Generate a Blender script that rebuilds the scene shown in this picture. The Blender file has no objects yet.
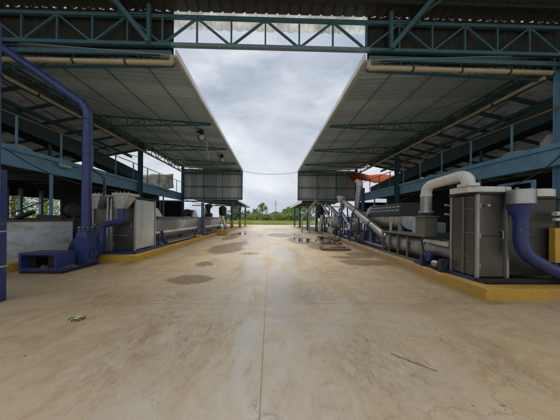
import bpy, bmesh, math, random
from mathutils import Vector, Matrix, noise as mnoise
rnd = random.Random(7)
S = bpy.context.scene
C = S.collection
R = math.radians

# ------------------------------------------------------------------ camera numbers
F = 212.0; PPX, PPY = 274.8, 218.0; H = 1.6
YAW, ROLL = R(1.3), R(0.5)
fw = Vector((math.sin(YAW), math.cos(YAW), 0)); rt0 = Vector((math.cos(YAW), -math.sin(YAW), 0)); up0 = Vector((0, 0, 1))
rt = rt0*math.cos(ROLL) + up0*math.sin(ROLL); up = up0*math.cos(ROLL) - rt0*math.sin(ROLL)
def at(px, py, X=None, Y=None, Z=None):
    "photo pixel + one known world coordinate -> world point"
    d = fw + rt*((px-PPX)/F) + up*((PPY-py)/F)
    k = X/d.x if X is not None else Y/d.y if Y is not None else (Z-H)/d.z
    return Vector((0, 0, H)) + d*k

# ------------------------------------------------------------------ materials
def nodes_of(name):
    m = bpy.data.materials.new(name); m.use_nodes = True
    nt = m.node_tree; b = nt.nodes['Principled BSDF']
    return m, nt, b
def N(nt, t, **kw):
    n = nt.nodes.new(t)
    for k, v in kw.items():
        if k in n.inputs: n.inputs[k].default_value = v
        else: setattr(n, k, v)
    return n
def L(nt, a, b): nt.links.new(a, b)
def pos(nt, scale=(1, 1, 1)):
    g = N(nt, 'ShaderNodeNewGeometry'); mp = N(nt, 'ShaderNodeMapping'); mp.inputs['Scale'].default_value = scale
    L(nt, g.outputs['Position'], mp.inputs['Vector']); return mp.outputs['Vector']
def noise(nt, vec, scale, detail=5, rough=.6, dist=0):
    n = N(nt, 'ShaderNodeTexNoise'); n.inputs['Scale'].default_value = scale; n.inputs['Detail'].default_value = detail
    n.inputs['Roughness'].default_value = rough; n.inputs['Distortion'].default_value = dist
    L(nt, vec, n.inputs['Vector']); return n.outputs['Fac']
def ramp(nt, fac, a, b, c0=(0, 0, 0, 1), c1=(1, 1, 1, 1)):
    if a > b: a, b, c0, c1 = b, a, c1, c0
    r = N(nt, 'ShaderNodeValToRGB'); e = r.color_ramp.elements
    e[0].position = a; e[1].position = b; e[0].color = c0; e[1].color = c1
    L(nt, fac, r.inputs['Fac']); return r.outputs['Color']
def mix(nt, fac, a, b, mode='MIX'):
    m = N(nt, 'ShaderNodeMix', data_type='RGBA', blend_type=mode)
    if isinstance(fac, (int, float)): m.inputs[0].default_value = fac
    else: L(nt, fac, m.inputs[0])
    for i, v in ((6, a), (7, b)):
        if isinstance(v, tuple): m.inputs[i].default_value = (*v[:3], 1)
        else: L(nt, v, m.inputs[i])
    return m.outputs[2]
def bump(nt, b, h, strength=.3, dist=.02):
    bp = N(nt, 'ShaderNodeBump'); bp.inputs['Strength'].default_value = strength; bp.inputs['Distance'].default_value = dist
    L(nt, h, bp.inputs['Height']); L(nt, bp.outputs['Normal'], b.inputs['Normal'])
def paint(name, col, dirt=(.12, .09, .06), rough=.5, metal=0., amount=.5, scale=2.2, streak=True, spec=.5, bmp=.15, chips=0, chipcol=(.16, .10, .06), grain=1):
    m, nt, b = nodes_of(name)
    v = pos(nt)
    n1 = noise(nt, v, scale, 8, .65, .4)
    n2 = noise(nt, pos(nt, (5, 5, .6)) if streak else pos(nt, (3, 3, 3)), 1.6, 6, .6)
    n3 = noise(nt, v, 24, 4, .6)
    vary = mix(nt, ramp(nt, n3, .3, .75), tuple(c*(1-.18*grain) for c in col), tuple(min(1, c*(1+.12*grain)) for c in col))
    f1 = ramp(nt, n1, .45, .75); f2 = ramp(nt, n2, .5, .8)
    mx = N(nt, 'ShaderNodeMath', operation='MAXIMUM'); L(nt, f1, mx.inputs[0]); L(nt, f2, mx.inputs[1])
    ml = N(nt, 'ShaderNodeMath', operation='MULTIPLY'); L(nt, mx.outputs[0], ml.inputs[0]); ml.inputs[1].default_value = amount
    cc = mix(nt, ml.outputs[0], vary, dirt)
    if chips:
        ch = N(nt, 'ShaderNodeMath', operation='MULTIPLY'); L(nt, ramp(nt, noise(nt, v, 7, 10, .78, .3), .60, .63), ch.inputs[0]); ch.inputs[1].default_value = chips
        cc = mix(nt, ch.outputs[0], cc, chipcol)
    L(nt, cc, b.inputs['Base Color'])
    b.inputs['Metallic'].default_value = metal
    rr = N(nt, 'ShaderNodeMapRange'); L(nt, n1, rr.inputs['Value']); rr.inputs['To Min'].default_value = max(.05, rough-.15); rr.inputs['To Max'].default_value = min(1, rough+.2)
    L(nt, rr.outputs['Result'], b.inputs['Roughness'])
    b.inputs['Specular IOR Level'].default_value = spec
    bump(nt, b, n3, bmp, .006)
    return m

M = {}
M['teal'] = paint('teal_steel_paint', (.04, .12, .165), (.035, .033, .03), .55, amount=.45, chips=.3)
M['tealdark'] = paint('dark_teal_paint', (.025, .055, .075), (.02, .018, .016), .6, amount=.5)
M['blue'] = paint('light_blue_steel_paint', (.17, .37, .54), (.08, .10, .11), .5, amount=.45, chips=.3)
M['navy'] = paint('navy_blue_enamel', (.020, .042, .17), (.10, .085, .07), .4, amount=.42, chips=.6, chipcol=(.20, .165, .13))
M['yellow'] = paint('worn_yellow_paint', (.64, .36, .025), (.33, .22, .10), .6, chips=.8, chipcol=(.34, .27, .18), amount=.6, scale=3.5, streak=False)
M['steel'] = paint('stainless_steel', (.55, .54, .51), (.22, .18, .13), .36, metal=.85, amount=.55)
def brushed(name, col, dirt, amount, r0, r1, metal=1.0):
    m, nt, b = nodes_of(name)
    st = noise(nt, pos(nt, (22, 22, .7)), 2.0, 4, .6); bigN = noise(nt, pos(nt, (1.3, 1.3, .55)), 1.1, 6, .6, .6); sm = noise(nt, pos(nt), 6, 6, .7)
    c = mix(nt, ramp(nt, st, .35, .65), tuple(x*.9 for x in col), col)
    f_ = N(nt, 'ShaderNodeMath', operation='MULTIPLY'); L(nt, ramp(nt, bigN, .42, .72), f_.inputs[0]); f_.inputs[1].default_value = amount
    c = mix(nt, f_.outputs[0], c, dirt)
    f2 = N(nt, 'ShaderNodeMath', operation='MULTIPLY'); L(nt, ramp(nt, sm, .58, .72), f2.inputs[0]); f2.inputs[1].default_value = amount*.6
    c = mix(nt, f2.outputs[0], c, tuple(x*.7 for x in dirt))
    L(nt, c, b.inputs['Base Color']); 
    mt = N(nt, 'ShaderNodeMapRange'); L(nt, f_.outputs[0], mt.inputs['Value']); mt.inputs['To Min'].default_value = metal; mt.inputs['To Max'].default_value = .2
    L(nt, mt.outputs[0], b.inputs['Metallic'])
    rr = N(nt, 'ShaderNodeMapRange'); L(nt, bigN, rr.inputs['Value']); rr.inputs['From Min'].default_value = .3; rr.inputs['From Max'].default_value = .7; rr.inputs['To Min'].default_value = r0; rr.inputs['To Max'].default_value = r1
    L(nt, rr.outputs[0], b.inputs['Roughness']); bump(nt, b, sm, .05, .005)
    return m
M['steel'] = brushed('brushed_stainless', (.68, .69, .69), (.28, .245, .20), .5, .26, .5)
M['dullsteel'] = brushed('dirty_stainless', (.47, .47, .455), (.17, .14, .105), .75, .32, .6, .85)
M['darksteel'] = brushed('dark_steel_panel', (.15, .145, .135), (.06, .045, .03), .7, .28, .5, .9)
M['greysteel'] = paint('green_grey_steel', (.17, .17, .135), (.12, .09, .06), .55, metal=.3, amount=.6)
M['black'] = paint('black_rubber', (.014, .014, .015), (.05, .045, .04), .55, amount=.4)
M['purlin'] = paint('pale_teal_purlin', (.13, .22, .23), (.07, .07, .06), .6, amount=.4)
M['darkpanel'] = paint('dark_grimy_panel', (.04, .038, .034), (.07, .05, .035), .4, metal=.3, amount=.6)
M['greylid'] = paint('grey_white_lid', (.46, .455, .43), (.24, .20, .15), .45, amount=.5)
M['litchord'] = paint('lit_chord_paint', (.15, .22, .27), (.12, .12, .12), .5, amount=.4)  # paler copy of teal: light from below put into the chord colour
M['nearroof'] = paint('shade_dark_ribbed_roof', (.034, .034, .032), (.025, .023, .02), .6, amount=.6)  # shade under the canopy put into the roof colour
M['beige'] = paint('beige_pvc_pipe', (.46, .38, .25), (.20, .15, .10), .5, amount=.4)
M['white'] = paint('white_pvc', (.66, .64, .59), (.36, .30, .22), .38, amount=.4, scale=1.0, bmp=.02, grain=.25)
M['cream'] = paint('cream_steel', (.55, .50, .42), (.25, .19, .13), .5, amount=.6)
M['flash'] = paint('white_flashing', (.72, .73, .73), (.4, .4, .38), .4, amount=.3)
M['zinc'] = paint('weathered_zinc_sheet', (.41, .52, .59), (.26, .29, .31), .5, metal=.0, amount=.5, scale=.7)
M['wallzinc'] = paint('grey_wall_sheet', (.52, .56, .58), (.28, .27, .25), .5, metal=.1, amount=.5, scale=.7)
M['shadezinc'] = paint('shade_dark_sheet', (.016, .016, .0155), (.009, .008, .007), .75, amount=.6, scale=1.0)  # sheet metal with deep shade put into its base colour
M['orangerail'] = paint('ochre_rail_paint', (.36, .19, .05), (.14, .09, .05), .5, amount=.4)
M['orange'] = paint('orange_tarp', (.46, .085, .02), (.2, .055, .025), .9, spec=.1, amount=.5, scale=1)
M['wood'] = paint('muddy_timber', (.17, .115, .065), (.06, .04, .025), .8, amount=.6)
M['grime'] = paint('grimy_platform_concrete', (.10, .085, .065), (.035, .03, .025), .6, amount=.7, streak=False)
M['stain'] = paint('dark_scuff', (.27, .19, .115), (.17, .12, .07), .8, amount=.6, streak=False)
M['concrete'] = paint('block_concrete', (.42, .38, .32), (.2, .16, .11), .85, amount=.6)
M['sack'] = paint('pale_sack', (.55, .50, .42), (.3, .25, .18), .8, amount=.5, streak=False)
M['green'] = paint('green_sign', (.12, .36, .22), (.5, .62, .5), .5, amount=.3, streak=False)
M['litter'] = paint('pale_litter', (.66, .68, .38), (.2, .22, .12), .6, amount=.3)
M['paleg'] = paint('pale_sign_marks', (.6, .72, .58), (.3, .4, .3), .5, amount=.3)
M['bluetarp'] = paint('blue_tarp', (.06, .22, .42), (.1, .15, .2), .7, amount=.4)
M['hoistblue'] = paint('hoist_blue', (.07, .13, .34), (.5, .55, .6), .35, amount=.25)
M['hoistwhite'] = paint('hoist_white', (.6, .66, .72), (.3, .3, .3), .35, amount=.2)
M['chain'] = paint('chain_yellow', (.42, .44, .16), (.5, .5, .4), .5, amount=.3)
M['roofhouse'] = paint('rusty_roof_sheet', (.22, .16, .13), (.3, .28, .26), .7, amount=.5)
M['housewall'] = paint('pale_render', (.62, .60, .56), (.4, .36, .3), .8, amount=.4)
M['bark'] = paint('bark', (.14, .10, .07), (.06, .045, .03), .9, amount=.6)
M['cable'] = paint('pale_cable', (.62, .62, .58), (.3, .3, .3), .5, amount=.2)

def sheets(name, axis, width, ends):
    m = M[name]; nt = m.node_tree; b = nt.nodes['Principled BSDF']; src = b.inputs['Base Color'].links[0].from_socket
    g = N(nt, 'ShaderNodeNewGeometry'); sp = N(nt, 'ShaderNodeSeparateXYZ'); L(nt, g.outputs['Position'], sp.inputs[0])
    dv = N(nt, 'ShaderNodeMath', operation='DIVIDE'); L(nt, sp.outputs[axis], dv.inputs[0]); dv.inputs[1].default_value = width
    fl_ = N(nt, 'ShaderNodeMath', operation='FLOOR'); L(nt, dv.outputs[0], fl_.inputs[0])
    sg_ = N(nt, 'ShaderNodeMath', operation='SIGN'); L(nt, sp.outputs['X'], sg_.inputs[0])
    cm = N(nt, 'ShaderNodeCombineXYZ'); L(nt, fl_.outputs[0], cm.inputs[0]); L(nt, sg_.outputs[0], cm.inputs[1])
    wn = N(nt, 'ShaderNodeTexWhiteNoise'); L(nt, cm.outputs[0], wn.inputs['Vector'])
    c = mix(nt, wn.outputs['Value'], (.74, .75, .76), (1.18, 1.16, 1.12)); c = mix(nt, 1.0, src, c, 'MULTIPLY')
    st = noise(nt, pos(nt, (.5, 3, 3) if axis == 'Y' else (3, 3, .5)), 1.2, 7, .7, .4)
    f_ = N(nt, 'ShaderNodeMath', operation='MULTIPLY'); L(nt, ramp(nt, st, .58, .74), f_.inputs[0]); f_.inputs[1].default_value = .3
    L(nt, mix(nt, f_.outputs[0], c, (.16, .125, .09)), b.inputs['Base Color'])
sheets('zinc', 'Y', .9, 0); sheets('wallzinc', 'X', .84, 0)
def translucent(name, col, tr):
    m, nt, b = nodes_of(name)
    n1 = noise(nt, pos(nt), 1.3, 6, .6)
    c = mix(nt, ramp(nt, n1, .38, .66), tuple(x*.5 for x in col), col)
    L(nt, c, b.inputs['Base Color']); b.inputs['Roughness'].default_value = .5
    t = N(nt, 'ShaderNodeBsdfTranslucent'); L(nt, c, t.inputs['Color'])
    ms = N(nt, 'ShaderNodeMixShader'); ms.inputs[0].default_value = tr
    L(nt, b.outputs[0], ms.inputs[1]); L(nt, t.outputs[0], ms.inputs[2])
    L(nt, ms.outputs[0], nt.nodes['Material Output'].inputs['Surface'])
    return m
M['fibre'] = translucent('fibreglass_sheet', (.62, .63, .60), .5)
M['leanroof'] = translucent('translucent_lit_sheet', (.21, .21, .195), .10)  # translucency added to look lit; patchy tone imitates light from outside
M['tarp'] = translucent('pale_tarpaulin', (.62, .58, .50), .4)

def foliage(name, a, b_):
    m, nt, b = nodes_of(name)
    g = N(nt, 'ShaderNodeNewGeometry')
    c = ramp(nt, g.outputs['Random Per Island'], 0, 1, (*a, 1), (*b_, 1))
    L(nt, c, b.inputs['Base Color']); b.inputs['Roughness'].default_value = .6
    t = N(nt, 'ShaderNodeBsdfTranslucent'); L(nt, c, t.inputs['Color'])
    ms = N(nt, 'ShaderNodeMixShader'); ms.inputs[0].default_value = .3
    L(nt, b.outputs[0], ms.inputs[1]); L(nt, t.outputs[0], ms.inputs[2])
    L(nt, ms.outputs[0], nt.nodes['Material Output'].inputs['Surface'])
    return m
M['leaf'] = foliage('mid_green_leaves', (.08, .16, .035), (.22, .32, .085))
M['leafdark'] = foliage('dark_green_leaves', (.035, .08, .028), (.11, .17, .06))
M['leafyel'] = foliage('yellow_green_leaves', (.16, .24, .04), (.34, .40, .09))
M['grassblade'] = foliage('dry_grass_blades', (.27, .33, .09), (.55, .55, .22))

DAMP = [(-2.05, 5.55, .46, .36), (-2.2, 7.35, .26, .36), (-2.3, 11.2, .75, 1.7), (-1.9, 13.2, .5, .8), (-3.2, 17.5, .5, 2.2), (3.5, 7.7, .85, .5), (3.2, 8.7, .6, .35), (4.0, 9.3, .5, .7), (3.3, 12.0, 1.0, 1.7), (2.3, 15.5, .9, 2.3), (4.0, 14.5, .5, 2.5), (-.9, 9.5, .35, .3), (.9, 20, 1.0, 2.0)]
SMUDGE = [(2.7, 2.6, .45, .35), (2.5, 2.15, .3, .25), (3.4, 4.1, .5, .3), (-1.7, 2.9, .5, 1.0), (-.9, 3.0, .35, .8), (1.2, 2.4, .5, .5), (.9, 4.6, .6, .7), (1.6, 6.2, .7, .6), (-3.0, 4.2, .7, .4)]
FILM = [(.35, 4.8, .5, 1.6), (-.6, 7.2, .45, 1.8), (.8, 9.5, .6, 2.5), (-1.5, 14.6, .5, 2.0), (-1.2, 19, .8, 3.0), (-2.6, 24, 1.0, 4), (1.2, 30, 2.0, 6), (-1.5, 10.6, .25, .6), (2.4, 20.5, .7, 2.4)]
def floor_material():
    m, nt, b = nodes_of('dusty_concrete')
    v = pos(nt)
    big = noise(nt, v, .22, 6, .6, .6)
    mid = noise(nt, v, .9, 8, .68, .8)
    fine = noise(nt, v, 9, 8, .7)
    speck = noise(nt, v, 55, 3, .6)
    drag = noise(nt, pos(nt, (2.2, .35, 1)), 1.1, 6, .62, 1.2)
    sweep = noise(nt, pos(nt, (.5, 1.6, 1)), 1.6, 7, .7, 2.4)
    c = mix(nt, ramp(nt, big, .34, .66), (.385, .256, .124), (.48, .378, .235))
    c = mix(nt, ramp(nt, mid, .40, .70), c, (.45, .345, .20))
    fd = N(nt, 'ShaderNodeMath', operation='MULTIPLY'); L(nt, ramp(nt, drag, .50, .74), fd.inputs[0]); fd.inputs[1].default_value = .45
    c = mix(nt, fd.outputs[0], c, (.54, .44, .30))
    swirl = noise(nt, pos(nt, (.8, .9, 1)), 1.15, 9, .72, 3.2)
    fs_ = N(nt, 'ShaderNodeMath', operation='MULTIPLY'); L(nt, ramp(nt, swirl, .47, .62), fs_.inputs[0]); fs_.inputs[1].default_value = .62
    c = mix(nt, fs_.outputs[0], c, (.35, .205, .092))
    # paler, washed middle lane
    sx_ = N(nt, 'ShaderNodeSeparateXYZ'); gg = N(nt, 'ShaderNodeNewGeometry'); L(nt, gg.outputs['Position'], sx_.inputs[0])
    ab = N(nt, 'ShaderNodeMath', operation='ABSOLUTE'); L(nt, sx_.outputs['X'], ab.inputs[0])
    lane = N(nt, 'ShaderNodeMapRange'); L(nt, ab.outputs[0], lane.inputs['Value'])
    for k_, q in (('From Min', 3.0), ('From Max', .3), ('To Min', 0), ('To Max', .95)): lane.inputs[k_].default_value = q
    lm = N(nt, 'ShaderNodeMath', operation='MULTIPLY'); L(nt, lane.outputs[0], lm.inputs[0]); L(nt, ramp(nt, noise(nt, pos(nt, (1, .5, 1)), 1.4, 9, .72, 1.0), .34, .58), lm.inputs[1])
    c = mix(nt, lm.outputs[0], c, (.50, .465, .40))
    f = N(nt, 'ShaderNodeMath', operation='MULTIPLY'); L(nt, ramp(nt, sweep, .56, .66), f.inputs[0]); f.inputs[1].default_value = .32
    c = mix(nt, f.outputs[0], c, (.31, .20, .11))
    f2 = N(nt, 'ShaderNodeMath', operation='MULTIPLY'); L(nt, ramp(nt, fine, .60, .72), f2.inputs[0]); f2.inputs[1].default_value = .45
    c = mix(nt, f2.outputs[0], c, (.27, .175, .10))
    blot = noise(nt, pos(nt, (1.2, 1.8, 1)), 2.3, 6, .78, .7)
    f4 = N(nt, 'ShaderNodeMath', operation='MULTIPLY'); L(nt, ramp(nt, blot, .62, .70), f4.inputs[0]); f4.inputs[1].default_value = .5
    c = mix(nt, f4.outputs[0], c, (.24, .155, .09))
    grain = noise(nt, v, 150, 4, .7); g2 = noise(nt, v, 28, 8, .75, .3)
    c = mix(nt, 1.0, c, mix(nt, ramp(nt, grain, .30, .70), (.80, .79, .77), (1.16, 1.16, 1.16)), 'MULTIPLY')
    fg2 = N(nt, 'ShaderNodeMath', operation='MULTIPLY'); L(nt, ramp(nt, g2, .57, .66), fg2.inputs[0]); L(nt, ramp(nt, noise(nt, v, 1.1, 5, .6), .42, .62), fg2.inputs[1])
    fg3 = N(nt, 'ShaderNodeMath', operation='MULTIPLY'); L(nt, fg2.outputs[0], fg3.inputs[0]); fg3.inputs[1].default_value = .5
    c = mix(nt, fg3.outputs[0], c, (.25, .155, .08))
    f3 = N(nt, 'ShaderNodeMath', operation='MULTIPLY'); L(nt, ramp(nt, speck, .35, .7), f3.inputs[0]); f3.inputs[1].default_value = .18
    c = mix(nt, f3.outputs[0], c, (.58, .49, .38))
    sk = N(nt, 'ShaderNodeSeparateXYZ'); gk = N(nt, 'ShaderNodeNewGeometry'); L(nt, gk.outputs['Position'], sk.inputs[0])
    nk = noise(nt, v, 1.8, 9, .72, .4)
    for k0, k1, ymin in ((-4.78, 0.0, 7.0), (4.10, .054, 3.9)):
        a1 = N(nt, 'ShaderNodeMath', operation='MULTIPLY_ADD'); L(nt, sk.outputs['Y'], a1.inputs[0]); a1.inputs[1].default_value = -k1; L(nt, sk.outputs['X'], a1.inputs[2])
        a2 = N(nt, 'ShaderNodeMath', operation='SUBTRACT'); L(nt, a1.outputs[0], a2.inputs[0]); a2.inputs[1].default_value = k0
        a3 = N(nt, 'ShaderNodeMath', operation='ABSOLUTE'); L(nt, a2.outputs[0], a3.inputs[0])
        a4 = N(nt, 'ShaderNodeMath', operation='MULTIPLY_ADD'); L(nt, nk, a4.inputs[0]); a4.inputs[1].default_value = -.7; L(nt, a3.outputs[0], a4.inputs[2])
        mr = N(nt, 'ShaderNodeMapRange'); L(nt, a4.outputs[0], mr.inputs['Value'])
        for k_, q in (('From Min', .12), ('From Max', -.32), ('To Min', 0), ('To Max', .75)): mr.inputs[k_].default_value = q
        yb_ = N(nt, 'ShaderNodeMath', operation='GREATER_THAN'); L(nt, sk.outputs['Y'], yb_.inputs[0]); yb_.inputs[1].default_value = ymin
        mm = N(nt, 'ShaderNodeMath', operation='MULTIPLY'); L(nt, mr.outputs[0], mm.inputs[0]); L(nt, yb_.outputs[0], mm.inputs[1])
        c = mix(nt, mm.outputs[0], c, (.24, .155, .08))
    # saw-cut joints of the slab
    sep = N(nt, 'ShaderNodeSeparateXYZ'); wob = N(nt, 'ShaderNodeNewGeometry'); L(nt, wob.outputs['Position'], sep.inputs[0])
    def joint(out, off, period, w):
        a = N(nt, 'ShaderNodeMath', operation='SUBTRACT'); L(nt, out, a.inputs[0]); a.inputs[1].default_value = off
        p = N(nt, 'ShaderNodeMath', operation='PINGPONG'); L(nt, a.outputs[0], p.inputs[0]); p.inputs[1].default_value = period/2
        l = N(nt, 'ShaderNodeMath', operation='LESS_THAN'); L(nt, p.outputs[0], l.inputs[0]); l.inputs[1].default_value = w
        return l.outputs[0]
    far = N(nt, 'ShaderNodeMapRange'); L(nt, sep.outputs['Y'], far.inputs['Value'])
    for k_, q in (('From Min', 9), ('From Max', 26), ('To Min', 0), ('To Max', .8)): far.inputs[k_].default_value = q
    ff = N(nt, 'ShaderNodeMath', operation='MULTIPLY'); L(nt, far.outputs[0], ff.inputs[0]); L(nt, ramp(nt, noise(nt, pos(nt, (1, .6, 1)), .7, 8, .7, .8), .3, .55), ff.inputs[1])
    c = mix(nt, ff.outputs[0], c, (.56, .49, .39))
    rip = noise(nt, pos(nt, (1.4, 1.0, 1)), 4.2, 10, .78, 1.6)
    fr_ = N(nt, 'ShaderNodeMath', operation='MULTIPLY'); L(nt, ramp(nt, rip, .54, .66), fr_.inputs[0]); fr_.inputs[1].default_value = .38
    c = mix(nt, fr_.outputs[0], c, (.29, .19, .10))
    fr2 = N(nt, 'ShaderNodeMath', operation='MULTIPLY'); L(nt, ramp(nt, rip, .46, .34), fr2.inputs[0]); fr2.inputs[1].default_value = .35
    c = mix(nt, fr2.outputs[0], c, (.58, .475, .31))
    jx = joint(sep.outputs['X'], -.07, 8.0, .006); jy = joint(sep.outputs['Y'], 3.95, 7.9, .006)
    jm = N(nt, 'ShaderNodeMath', operation='MAXIMUM'); L(nt, jx, jm.inputs[0]); L(nt, jy, jm.inputs[1])
    vo = N(nt, 'ShaderNodeTexVoronoi', feature='DISTANCE_TO_EDGE'); vo.inputs['Scale'].default_value = .33
    vw = N(nt, 'ShaderNodeTexNoise'); vw.inputs['Scale'].default_value = 1.7; vw.inputs['Detail'].default_value = 8; vw.inputs['Roughness'].default_value = .65; L(nt, v, vw.inputs['Vector'])
    va = N(nt, 'ShaderNodeVectorMath', operation='MULTIPLY_ADD'); L(nt, vw.outputs['Color'], va.inputs[0]); va.inputs[1].default_value = (.9, .9, 0); L(nt, v, va.inputs[2]); L(nt, va.outputs[0], vo.inputs['Vector'])
    cr = N(nt, 'ShaderNodeMath', operation='MULTIPLY'); L(nt, ramp(nt, vo.outputs['Distance'], .0045, .0015), cr.inputs[0]); L(nt, ramp(nt, noise(nt, v, .5, 3, .5), .46, .54), cr.inputs[1])
    cf = N(nt, 'ShaderNodeMath', operation='MULTIPLY'); L(nt, cr.outputs[0], cf.inputs[0]); cf.inputs[1].default_value = .6
    c = mix(nt, cf.outputs[0], c, (.20, .13, .075))
    jf = N(nt, 'ShaderNodeMath', operation='MULTIPLY'); L(nt, jm.outputs[0], jf.inputs[0]); jf.inputs[1].default_value = .6
    c = mix(nt, jf.outputs[0], c, (.17, .115, .07))
    # damp patches and wet film, soft broken outlines
    nw = N(nt, 'ShaderNodeTexNoise'); nw.inputs['Scale'].default_value = 1.5; nw.inputs['Detail'].default_value = 10; nw.inputs['Roughness'].default_value = .72; L(nt, v, nw.inputs['Vector'])
    wv = N(nt, 'ShaderNodeVectorMath', operation='MULTIPLY_ADD'); L(nt, nw.outputs['Color'], wv.inputs[0]); wv.inputs[1].default_value = (1.1, 1.1, 0); L(nt, v, wv.inputs[2])
    def spots(lst):
        acc = None
        for x, y, rx, ry in lst:
            sb_ = N(nt, 'ShaderNodeVectorMath', operation='SUBTRACT'); L(nt, wv.outputs[0], sb_.inputs[0]); sb_.inputs[1].default_value = (x+.55, y+.55, 0)
            ml = N(nt, 'ShaderNodeVectorMath', operation='MULTIPLY'); L(nt, sb_.outputs[0], ml.inputs[0]); ml.inputs[1].default_value = (1/rx, 1/ry, 0)
            ln = N(nt, 'ShaderNodeVectorMath', operation='LENGTH'); L(nt, ml.outputs[0], ln.inputs[0])
            mr = N(nt, 'ShaderNodeMapRange'); L(nt, ln.outputs['Value'], mr.inputs['Value'])
            for k_, q in (('From Min', 1.22), ('From Max', .62), ('To Min', 0), ('To Max', 1)): mr.inputs[k_].default_value = q
            if acc is None: acc = mr.outputs[0]
            else:
                mx = N(nt, 'ShaderNodeMath', operation='MAXIMUM'); L(nt, acc, mx.inputs[0]); L(nt, mr.outputs[0], mx.inputs[1]); acc = mx.outputs[0]
        return acc
    damp = spots(DAMP); film = spots(FILM)
    d2 = N(nt, 'ShaderNodeMath', operation='MULTIPLY'); L(nt, damp, d2.inputs[0]); d2.inputs[1].default_value = .68
    c = mix(nt, d2.outputs[0], c, mix(nt, ramp(nt, fine, .35, .7), (.125, .088, .05), (.20, .145, .085)))
    smg = spots(SMUDGE)
    sm1 = N(nt, 'ShaderNodeMath', operation='MULTIPLY'); L(nt, smg, sm1.inputs[0]); L(nt, ramp(nt, noise(nt, pos(nt, (3, 1.2, 1)), 3.0, 10, .8, 1.2), .45, .62), sm1.inputs[1])
    sm2 = N(nt, 'ShaderNodeMath', operation='MULTIPLY'); L(nt, sm1.outputs[0], sm2.inputs[0]); sm2.inputs[1].default_value = .6
    c = mix(nt, sm2.outputs[0], c, (.22, .135, .065))
    # tyre tracks : curved bands with a tread pattern, broken by noise
    st = N(nt, 'ShaderNodeSeparateXYZ'); L(nt, v, st.inputs[0])
    acc = None
    for a0, b0, c0 in ((-1.05, -.23, .012), (-2.45, -.23, .012), (1.0, .20, -.010), (2.3, .22, -.010)):
        q = N(nt, 'ShaderNodeMath', operation='MULTIPLY_ADD'); L(nt, st.outputs['Y'], q.inputs[0]); q.inputs[1].default_value = c0; q.inputs[2].default_value = b0
        q2 = N(nt, 'ShaderNodeMath', operation='MULTIPLY_ADD'); L(nt, st.outputs['Y'], q2.inputs[0]); L(nt, q.outputs[0], q2.inputs[1]); q2.inputs[2].default_value = a0
        dd = N(nt, 'ShaderNodeMath', operation='SUBTRACT'); L(nt, st.outputs['X'], dd.inputs[0]); L(nt, q2.outputs[0], dd.inputs[1])
        ad = N(nt, 'ShaderNodeMath', operation='ABSOLUTE'); L(nt, dd.outputs[0], ad.inputs[0])
        bm_ = N(nt, 'ShaderNodeMapRange'); L(nt, ad.outputs[0], bm_.inputs['Value'])
        for k_, qv in (('From Min', .13), ('From Max', .09), ('To Min', 0), ('To Max', 1)): bm_.inputs[k_].default_value = qv
        ph = N(nt, 'ShaderNodeMath', operation='MULTIPLY_ADD'); L(nt, ad.outputs[0], ph.inputs[0]); ph.inputs[1].default_value = .8; L(nt, st.outputs['Y'], ph.inputs[2])
        pg = N(nt, 'ShaderNodeMath', operation='PINGPONG'); L(nt, ph.outputs[0], pg.inputs[0]); pg.inputs[1].default_value = .035
        tr = N(nt, 'ShaderNodeMapRange'); L(nt, pg.outputs[0], tr.inputs['Value'])
        for k_, qv in (('From Min', .010), ('From Max', .022), ('To Min', .25), ('To Max', 1)): tr.inputs[k_].default_value = qv
        mm = N(nt, 'ShaderNodeMath', operation='MULTIPLY'); L(nt, bm_.outputs[0], mm.inputs[0]); L(nt, tr.outputs[0], mm.inputs[1])
        if acc is None: acc = mm.outputs[0]
        else:
            mx = N(nt, 'ShaderNodeMath', operation='MAXIMUM'); L(nt, acc, mx.inputs[0]); L(nt, mm.outputs[0], mx.inputs[1]); acc = mx.outputs[0]
    tk = N(nt, 'ShaderNodeMath', operation='MULTIPLY'); L(nt, acc, tk.inputs[0]); L(nt, ramp(nt, noise(nt, v, .8, 7, .7, .4), .46, .66), tk.inputs[1])
    tk2 = N(nt, 'ShaderNodeMath', operation='MULTIPLY'); L(nt, tk.outputs[0], tk2.inputs[0]); tk2.inputs[1].default_value = .42
    c = mix(nt, tk2.outputs[0], c, (.27, .175, .095))
    # drips
    vd_ = N(nt, 'ShaderNodeTexVoronoi'); vd_.inputs['Scale'].default_value = 1.7; L(nt, v, vd_.inputs['Vector'])
    sc2 = N(nt, 'ShaderNodeSeparateColor'); L(nt, vd_.outputs['Color'], sc2.inputs[0])
    th = N(nt, 'ShaderNodeMath', operation='MULTIPLY'); L(nt, sc2.outputs[0], th.inputs[0]); th.inputs[1].default_value = .055
    dl = N(nt, 'ShaderNodeMath', operation='SUBTRACT'); L(nt, th.outputs[0], dl.inputs[0]); L(nt, vd_.outputs['Distance'], dl.inputs[1])
    dm = N(nt, 'ShaderNodeMapRange'); L(nt, dl.outputs[0], dm.inputs['Value'])
    for k_, qv in (('From Min', 0), ('From Max', .015), ('To Min', 0), ('To Max', .5)): dm.inputs[k_].default_value = qv
    c = mix(nt, dm.outputs[0], c, (.20, .135, .08))
    om = N(nt, 'ShaderNodeMath', operation='SUBTRACT'); om.inputs[0].default_value = 1; L(nt, damp, om.inputs[1])
    rm = N(nt, 'ShaderNodeMath', operation='MULTIPLY'); L(nt, damp, rm.inputs[0]); L(nt, om.outputs[0], rm.inputs[1])
    rm2 = N(nt, 'ShaderNodeMath', operation='MULTIPLY'); L(nt, rm.outputs[0], rm2.inputs[0]); rm2.inputs[1].default_value = 2.2
    c = mix(nt, rm2.outputs[0], c, (.16, .105, .055))
    d3 = N(nt, 'ShaderNodeMath', operation='MULTIPLY'); L(nt, film, d3.inputs[0]); d3.inputs[1].default_value = .3
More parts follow.
